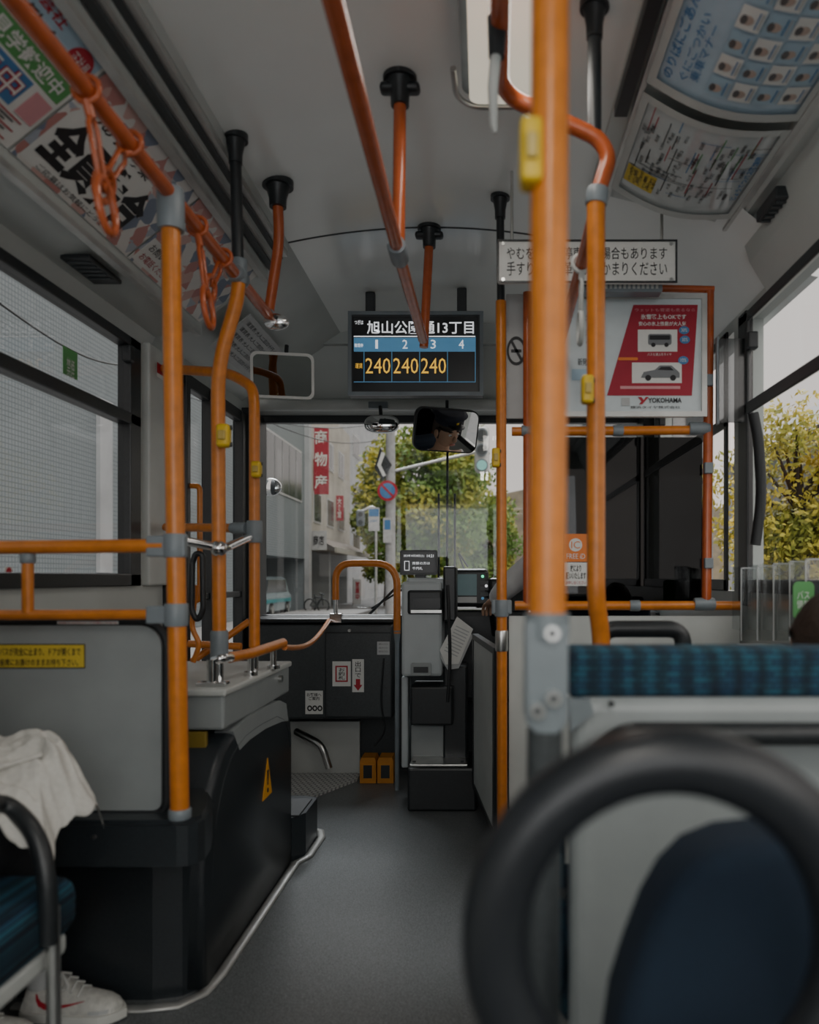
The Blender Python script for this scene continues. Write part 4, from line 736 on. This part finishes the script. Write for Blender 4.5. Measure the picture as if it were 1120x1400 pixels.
# ---------------------------------------------------------------- outside
ROAD=mat('asphalt',(.17,.17,.17),.85,bump=.2,scale=30)
GZ=-.35
m=MB();m.box((-60,-20,GZ-.1),(60,160,GZ),ROAD);struct('street_ground',m,'grey asphalt street outside the bus','ground')
m=MB();m.box((-7.5,-20,GZ),(-4.6,32,GZ+.14),mat('pavement_concrete',(.3,.29,.28),.8));struct('street_pavement',m,'pale pavement along the left buildings','ground')
CLAD=tilemat('pale_grey_cladding',(.26,.295,.31),(.25,.28,.295),.085,.085,.009,(.15,.17,.18));BEI=mat('beige_render',(.46,.43,.38),.8,scale=1.5);WHB=mat('pale_concrete',(.44,.45,.46),.8,scale=1)
WIN=mat('dark_window',(.05,.06,.065),.15);WFR=mat('window_frame_white',(.5,.5,.5),.5)
def bwin(r,x,y0,y1,z0,z1,n=4):
    m=MB();f=lambda u,v,o=0:V((x+o,u,v));m.plate(f,[(y0,z0),(y1,z0),(y1,z1),(y0,z1)],0,.04,WFR);w=m.build('window',r)
    m=MB()
    for k in range(n):
        a=y0+.08+(y1-y0-.1)*k/n;b=y0+(y1-y0-.1)*(k+1)/n;m.plate(f,[(a,z0+.08),(b,z0+.08),(b,z1-.08),(a,z1-.08)],.04,.055,WIN)
    m.build('panes',w)
r=thing('building','long pale grey tiled building close to the left windows','building',(-11,14,GZ))
m=MB();m.box((-15,-8,1.9),(-7.5,32.8,14),CLAD);m.box((-15,-8,GZ),(-7.5,26.3,1.9),CLAD);m.box((-15,26.3,GZ),(-11,32.4,1.9),WIN);m.box((-15,32.4,GZ),(-7.5,32.8,1.9),CLAD);m.build('wall',r)
bwin(r,-7.5,26.4,31.7,4.2,6.3,5);bwin(r,-7.5,26.4,31.7,8.4,10.4,5)
for a in(((-7.5,25.4,GZ),(-7.38,25.9,14)),((-7.5,32.3,GZ),(-7.3,32.8,14)),((-7.5,14.9,1.2),(-7.42,15.4,4.6))): m=MB();m.box(a[0],a[1],WHB);m.build('pilaster',r)
r=thing('building','beige shop building with red vertical sign beyond the grey one','building',(-10,39,GZ))
m=MB();m.box((-15,33,2.4),(-7.6,44,9.2),BEI);m.box((-15,33,GZ),(-9.5,44,2.4),WIN);m.box((-9.5,33,GZ),(-7.6,33.4,2.4),BEI);m.box((-9.5,38,GZ),(-7.6,38.4,2.4),WHB);m.build('wall',r)
for y in(34,37,40):
    for z in(3.6,6.4): bwin(r,-7.6,y+.4,y+2,z,z+1.4,2)
m=MB();m.add([(-7.6,33.5,3.0),(-7.6,43.8,3.0),(-6.4,43.8,2.4),(-6.4,33.5,2.4)],[(0,1,2,3)],mat('awning_cloth',(.2,.17,.14),.8));m.box((-6.45,33.5,2.2),(-6.38,43.8,2.45),mat('awning_valance',(.45,.43,.38),.8));m.build('awning',r)
f=front(34.6);SR=mat('red_sign_board',(.38,.03,.05),.5)
m=MB();m.plate(f,rr(430,586,450,676,0),0,.15,SR);m.build('vertical_sign',r,'tall dark red vertical shop sign');
for ch,y in(('商',589),('物',619),('産',650)): m=MB();m.text(ch,f,431.5,y,448.5,y+19,WHITE,.17,.015);m.build('letter',r)
f=front(40);m=MB();m.plate(f,rr(460,678,470,712,0),0,.15,SR);m.text('大\n食\n堂',f,462,681,468,708,WHITE,.17,.02);m.build('small_sign',r,'small dark red vertical sign')
f=front(33.3);m=MB();m.plate(f,rr(426,726,447,752,0),0,.1,WFR);m.text('商店',f,429,732,444,746,BLK,.12,.02);m.build('shop_board',r)
r=thing('building','white multi storey building farthest along the left street side','building',(-10,52,GZ))
m=MB();m.box((-16,44.2,GZ),(-7.8,62,13.5),WHB);m.build('wall',r)
for y in(46,51,56):
    for z in(2.5,5.5,8.5): bwin(r,-7.8,y,y+2.6,z,z+1.3,3)
r=thing('building','distant pale low building at the right side street','building',(9,17,GZ))
m=MB();m.box((8.3,13,GZ),(15,26,4.9),WHB);m.build('wall',r);m=MB();m.add([(7.6,12.6,4.7),(7.6,26,4.7),(11,26,6.8),(11,12.6,6.8)],[(0,1,2,3)],mat('ribbed_roof',(.3,.3,.31),.6));m.add([(7.6,12.6,4.7),(11,12.6,6.8),(15,12.6,4.7)],[(0,1,2)],mat('gable_board',(.4,.4,.42),.7));m.build('roof',r)
def rb(x,y0,y1,z0,z1):
    m=MB();m.box((x-.05,y0,z0),(x,y1,z1),WIN);m.build('window',r)
rb(8.3,14.5,16,.8,2.2);rb(8.3,18,20,.8,2.2)
r=thing('building','dark apartment block seen through the smoked partition glass','building',(8,38,GZ))
m=MB();m.box((4.8,40,GZ),(12,50,11),mat('grey_apartment_wall',(.3,.3,.3),.8));m.build('wall',r)
for k in range(4):
    for j in range(4): m=MB();m.box((5.2+j*1.8,39.93,1+k*2.5),(6.3+j*1.8,40.0,2.3+k*2.5),WIN);m.build('window',r)
m=MB();vs=[];n=24
for i in range(n+1):
    x=-40+i*6;h=14+5*noise.noise(V((x*.03,1,0)))+ (3 if x>0 else 0);vs+=[(x,150,GZ),(x,152,h)]
m.add(vs,[(2*i,2*i+2,2*i+3,2*i+1) for i in range(n)],mat('wooded_hill',(.22,.2,.16),.9,scale=.6,c2=(.34,.29,.2)));struct('distant_hill',m,'low wooded autumn hill at the end of the street','hill')
LG=mat('yellow_green_leaves',(.16,.29,.05),.6,scale=.6,c2=(.62,.54,.08),thr=(.46,.68));LGY=mat('bright_yellow_leaves',(.34,.38,.05),.6,scale=1.4,c2=(.78,.6,.07),thr=(.38,.6));LG2=mat('dark_green_leaves',(.09,.16,.04),.6,scale=.9,c2=(.24,.3,.06));BARK=mat('bark',(.07,.05,.04),.9,bump=.4,scale=20)
def tree(x,y,cz_,rx,rz,lb,mt,n=5200,ls=.16,seed=1):
    rd=random.Random(seed);r=thing('tree',lb,'tree',(x,y,GZ));m=MB();m.tube([(x,y,GZ),(x+.05,y,cz_-rz*.6),(x,y,cz_+rz*.5)],[.15,.10,.04],BARK,10)
    cl=[]
    for k in range(34):
        a=rd.random()*6.28;q=rd.random()**.5;zz=rd.uniform(-.9,.9);w=math.sqrt(max(0,1-zz*zz))
        c=V((x+math.cos(a)*q*w*rx*.85,y+math.sin(a)*q*w*rx*.7,cz_+zz*rz*.85));cl.append(c);m.tube([(x,y,cz_-rz*.5+ (c.z-cz_+rz)*.3),c],[.035,.01],BARK,6)
    m.build('trunk',r);vs=[];fs=[]
    for k in range(n):
        c=rd.choice(cl);d=V((rd.gauss(0,1),rd.gauss(0,1),rd.gauss(0,.8))).normalized()*rx*.42*rd.random()**.4;p=c+d
        u=V((rd.gauss(0,1),rd.gauss(0,1),rd.gauss(0,1))).normalized();w=u.orthogonal().normalized();s=ls*rd.uniform(.6,1.2);o=len(vs)
        vs+=[p-u*s*.5,p+w*s*.35,p+u*s*.5,p-w*s*.35];fs.append((o,o+1,o+2,o+3))
    m=MB();m.add(vs,fs,mt);m.build('foliage',r)
tree(P(598,1,30).x,30,4.0,2.7,3.4,'tall yellow green street tree seen through middle of windscreen',LG,24000,.23,1)
tree(P(655,1,34).x,35,2.4,1.7,2.6,'lower green tree just right of the windscreen centre tree',LG,12000,.22,2)
tree(P(528,1,40).x,40,3.4,1.7,2.8,'darker green tree beside the white building down the street',LG2,11000,.23,3)
tree(P(1090,1,9).x,9,2.0,1.05,1.15,'bright yellow tree seen through the right side window',LGY,10000,.085,4)
tree(6.0,11.0,2.0,1.4,1.3,'second yellow tree behind the one in right window',LGY,8000,.11,5)
r=thing('utility_pole','concrete utility pole with road signs and traffic lamp arm','utility pole',(P(534,1,24).x,24,GZ))
x=P(534,1,24).x;m=MB();m.tube([(x,24,GZ),(x,24,11)],[.17,.13],mat('concrete_pole',(.38,.38,.38),.8),14);m.build('pole',r)
m=MB();m.tube(fil([(x,24,4.4),P(590,632,24),P(652,618,24)],1),.05,STEEL,8);m.build('arm',r)
f=front(23.75);m=MB();m.ell(f,530,671,14,14,RED,.02);m.ell(f,530,671,10.5,10.5,BLUEP,.03);m.add([f(521,664,.04),f(523,662,.04),f(539,678,.04),f(537,680,.04)],[(0,1,2,3)],RED);m.build('no_parking_sign',r,'round blue sign with red border and slash')
m=MB();m.add([f(520,612,.02),f(536,636,.02),f(524,658,.02),f(512,640,.02)],[(0,1,2,3)],BLACK);m.add([f(522,618,.03),f(516,636,.03),f(524,652,.03),f(528,650,.03),f(521,636,.03),f(527,620,.03)],[tuple(range(6))],WHITE);m.build('chevron_sign',r)
m=MB();m.plate(f,rr(504,694,519,726,1),0,.02,WFR);m.rect(f,505,696,518,706,BLUEP,.03);m.text('止まれ',f,506,710,517,714,BLUEP,.03);m.build('sign_plate',r);m=MB();m.plate(f,rr(524,708,536,742,1),0,.02,WFR);m.rect(f,526,711,534,724,BLUEP,.03);m.build('sign_plate',r)
r=thing('traffic_light','three round traffic signal lamps stacked under a curved arm','traffic light',P(658,645,23.6))
m=MB();m.box(P(649,648,23.85),P(669,582,23.6),WHITE,.15,seg=4);m.build('housing',r)
for y,c in((594,DARKG),(615,DARKG),(636,flat('signal_green',(.25,.55,.5),.4))): m=MB();m.disc(P(659,y,23.5),(0,1,0),.19,.14,GREYJ);m.disc(P(659,y,23.42),(0,1,0),.15,.04,c);m.build('lamp',r)
r=thing('traffic_light','small pale traffic signal left of the utility pole','traffic light',P(493,722,28));m=MB();m.box(P(488,720,26),P(498,697,25.8),GREYJ,.05);m.build('housing',r);m=MB();m.tube(fil([P(493,700,25.9),P(514,690,26),V((P(514,1,26).x,26,GZ))],.3),.05,STEEL,8);m.build('post',r)
for y in(714,703): m=MB();m.disc(P(493,y,25.75),(0,1,0),.08,.05,DARKG);m.build('lamp',r)
for a,b,lb in((P(526,600,23.8),P(330,560,15),'thin overhead wire running left from the utility pole'),(P(534,575,23.6),P(250,540,14),'upper overhead wire crossing toward the grey building'),(P(0,415,6.5),P(190,500,10.5),'thin black wire sagging across the upper left side window')): m=MB();m.tube([a*(1-t)+b*t-V((0,0,.04*(b-a).length*math.sin(math.pi*t))) for t in [i/10 for i in range(11)]],.012,BLACK,5);m.build('overhead_wire',None,lb,'wire')
r=thing('side_mirror','round convex mirror outside the windscreen left corner','mirror',P(370,680,4.7));m=MB();m.ball(P(370,666,4.7),(.07,.02,.055),MIRROR,20);m.build('mirror_glass',r);m=MB();m.tube([P(370,672,4.72),P(340,690,4.6)],.008,BLACK,8);m.build('arm',r)
r=thing('car','grey car with teal stripe parked in the garage opening','car',P(372,838,29));x=-8.35;y=28.5
CW=mat('grey_car_paint',(.3,.37,.39),.25,coat=.5)
m=MB();m.plate(lambda u,v,o=0:V((x+u,y-1.7+o,GZ+v)),[(-.8,.25),(.8,.25),(.82,.75),(.72,.9),(.6,1.4),(.45,1.5),(-.6,1.5),(-.8,.9)],0,3.4,CW);m.build('body',r)
m=MB();m.plate(lambda u,v,o=0:V((x+u,y-1.73+o,GZ+v)),[(-.6,.92),(.62,.92),(.52,1.36),(-.52,1.36)],0,.03,WIN);m.build('rear_window',r);m=MB();m.plate(lambda u,v,o=0:V((x+.6+o,y+u,GZ+v)),[(-1.4,.92),(1.4,.92),(1.2,1.38),(-1.2,1.38)],0,.13,WIN);m.build('side_window',r)
m=MB();m.box((x-.81,y-1.74,GZ+.55),(x+.84,y+1.6,GZ+.68),mat('teal_stripe',(.05,.28,.3),.4));m.build('stripe',r)
for sx in(-.7,.72):
    for sy in(-1.1,1.1): m=MB();m.disc((x+sx,y+sy,GZ+.3),(1,0,0),.3,.2,RUBBER);m.disc((x+sx+.05,y+sy,GZ+.3),(1,0,0),.16,.2,STEEL);m.build('wheel',r)
r=thing('bicycle','bicycle parked on the pavement beside the shop','bicycle',P(433,836,32));f=front(31)
for xx in(424,442): m=MB();m.tube([f(xx+8*math.cos(a),828+9*math.sin(a)) for a in [i*math.pi/10 for i in range(20)]],.03,BLACK,6,True);m.build('wheel',r)
m=MB()
for a,b in(((424,828),(431,816)),((431,816),(440,817)),((440,817),(434,829)),((434,829),(424,828)),((434,829),(430,813)),((440,813),(442,828)),((437,811),(444,813))): m.tube([f(*a),f(*b)],.03,DARKG,6)
m.build('frame',r)
r=thing('shop_banner','white banner with red lettering standing by the shops','banner',P(490,832,38));f=front(38);m=MB();m.plate(f,rr(484,792,494,826,1),0,.03,WFR);m.text('営\n業\n中',f,486,795,492,820,RED,.05,.02);m.build('cloth',r);m=MB();m.tube([f(483,790),f(483,838)],.03,STEEL,6);m.build('pole',r)
# ---------------------------------------------------------------- world & camera
w=bpy.data.worlds.new('sky');SC.world=w;w.use_nodes=True;nt=w.node_tree;bg=nt.nodes['Background']
tc=nn(nt,'ShaderNodeTexCoord');ns=nn(nt,'ShaderNodeTexNoise');ns.inputs['Scale'].default_value=2;rp=nn(nt,'ShaderNodeValToRGB');rp.color_ramp.elements[0].color=(.68,.60,.56,1);rp.color_ramp.elements[1].color=(.80,.72,.67,1);rp.color_ramp.elements[0].position=.3;rp.color_ramp.elements[1].position=.7
nt.links.new(tc.outputs['Generated'],ns.inputs['Vector']);nt.links.new(ns.outputs['Fac'],rp.inputs[0]);nt.links.new(rp.outputs[0],bg.inputs['Color']);bg.inputs['Strength'].default_value=1.55
cam=bpy.data.cameras.new('camera');co=bpy.data.objects.new('camera',cam);COL.objects.link(co);co.location=(0,0,ZC);co.rotation_euler=(math.pi/2,0,0)
cam.sensor_fit='HORIZONTAL';cam.sensor_width=24;cam.lens=24*F/1120;cam.shift_x=-100/1120;cam.shift_y=90/1120;cam.clip_start=.02;cam.clip_end=500
cam.dof.use_dof=True;cam.dof.focus_distance=4.2;cam.dof.aperture_fstop=2.0
SC.camera=co
for o in bpy.data.objects:
    if 'w' in o: del o['w']
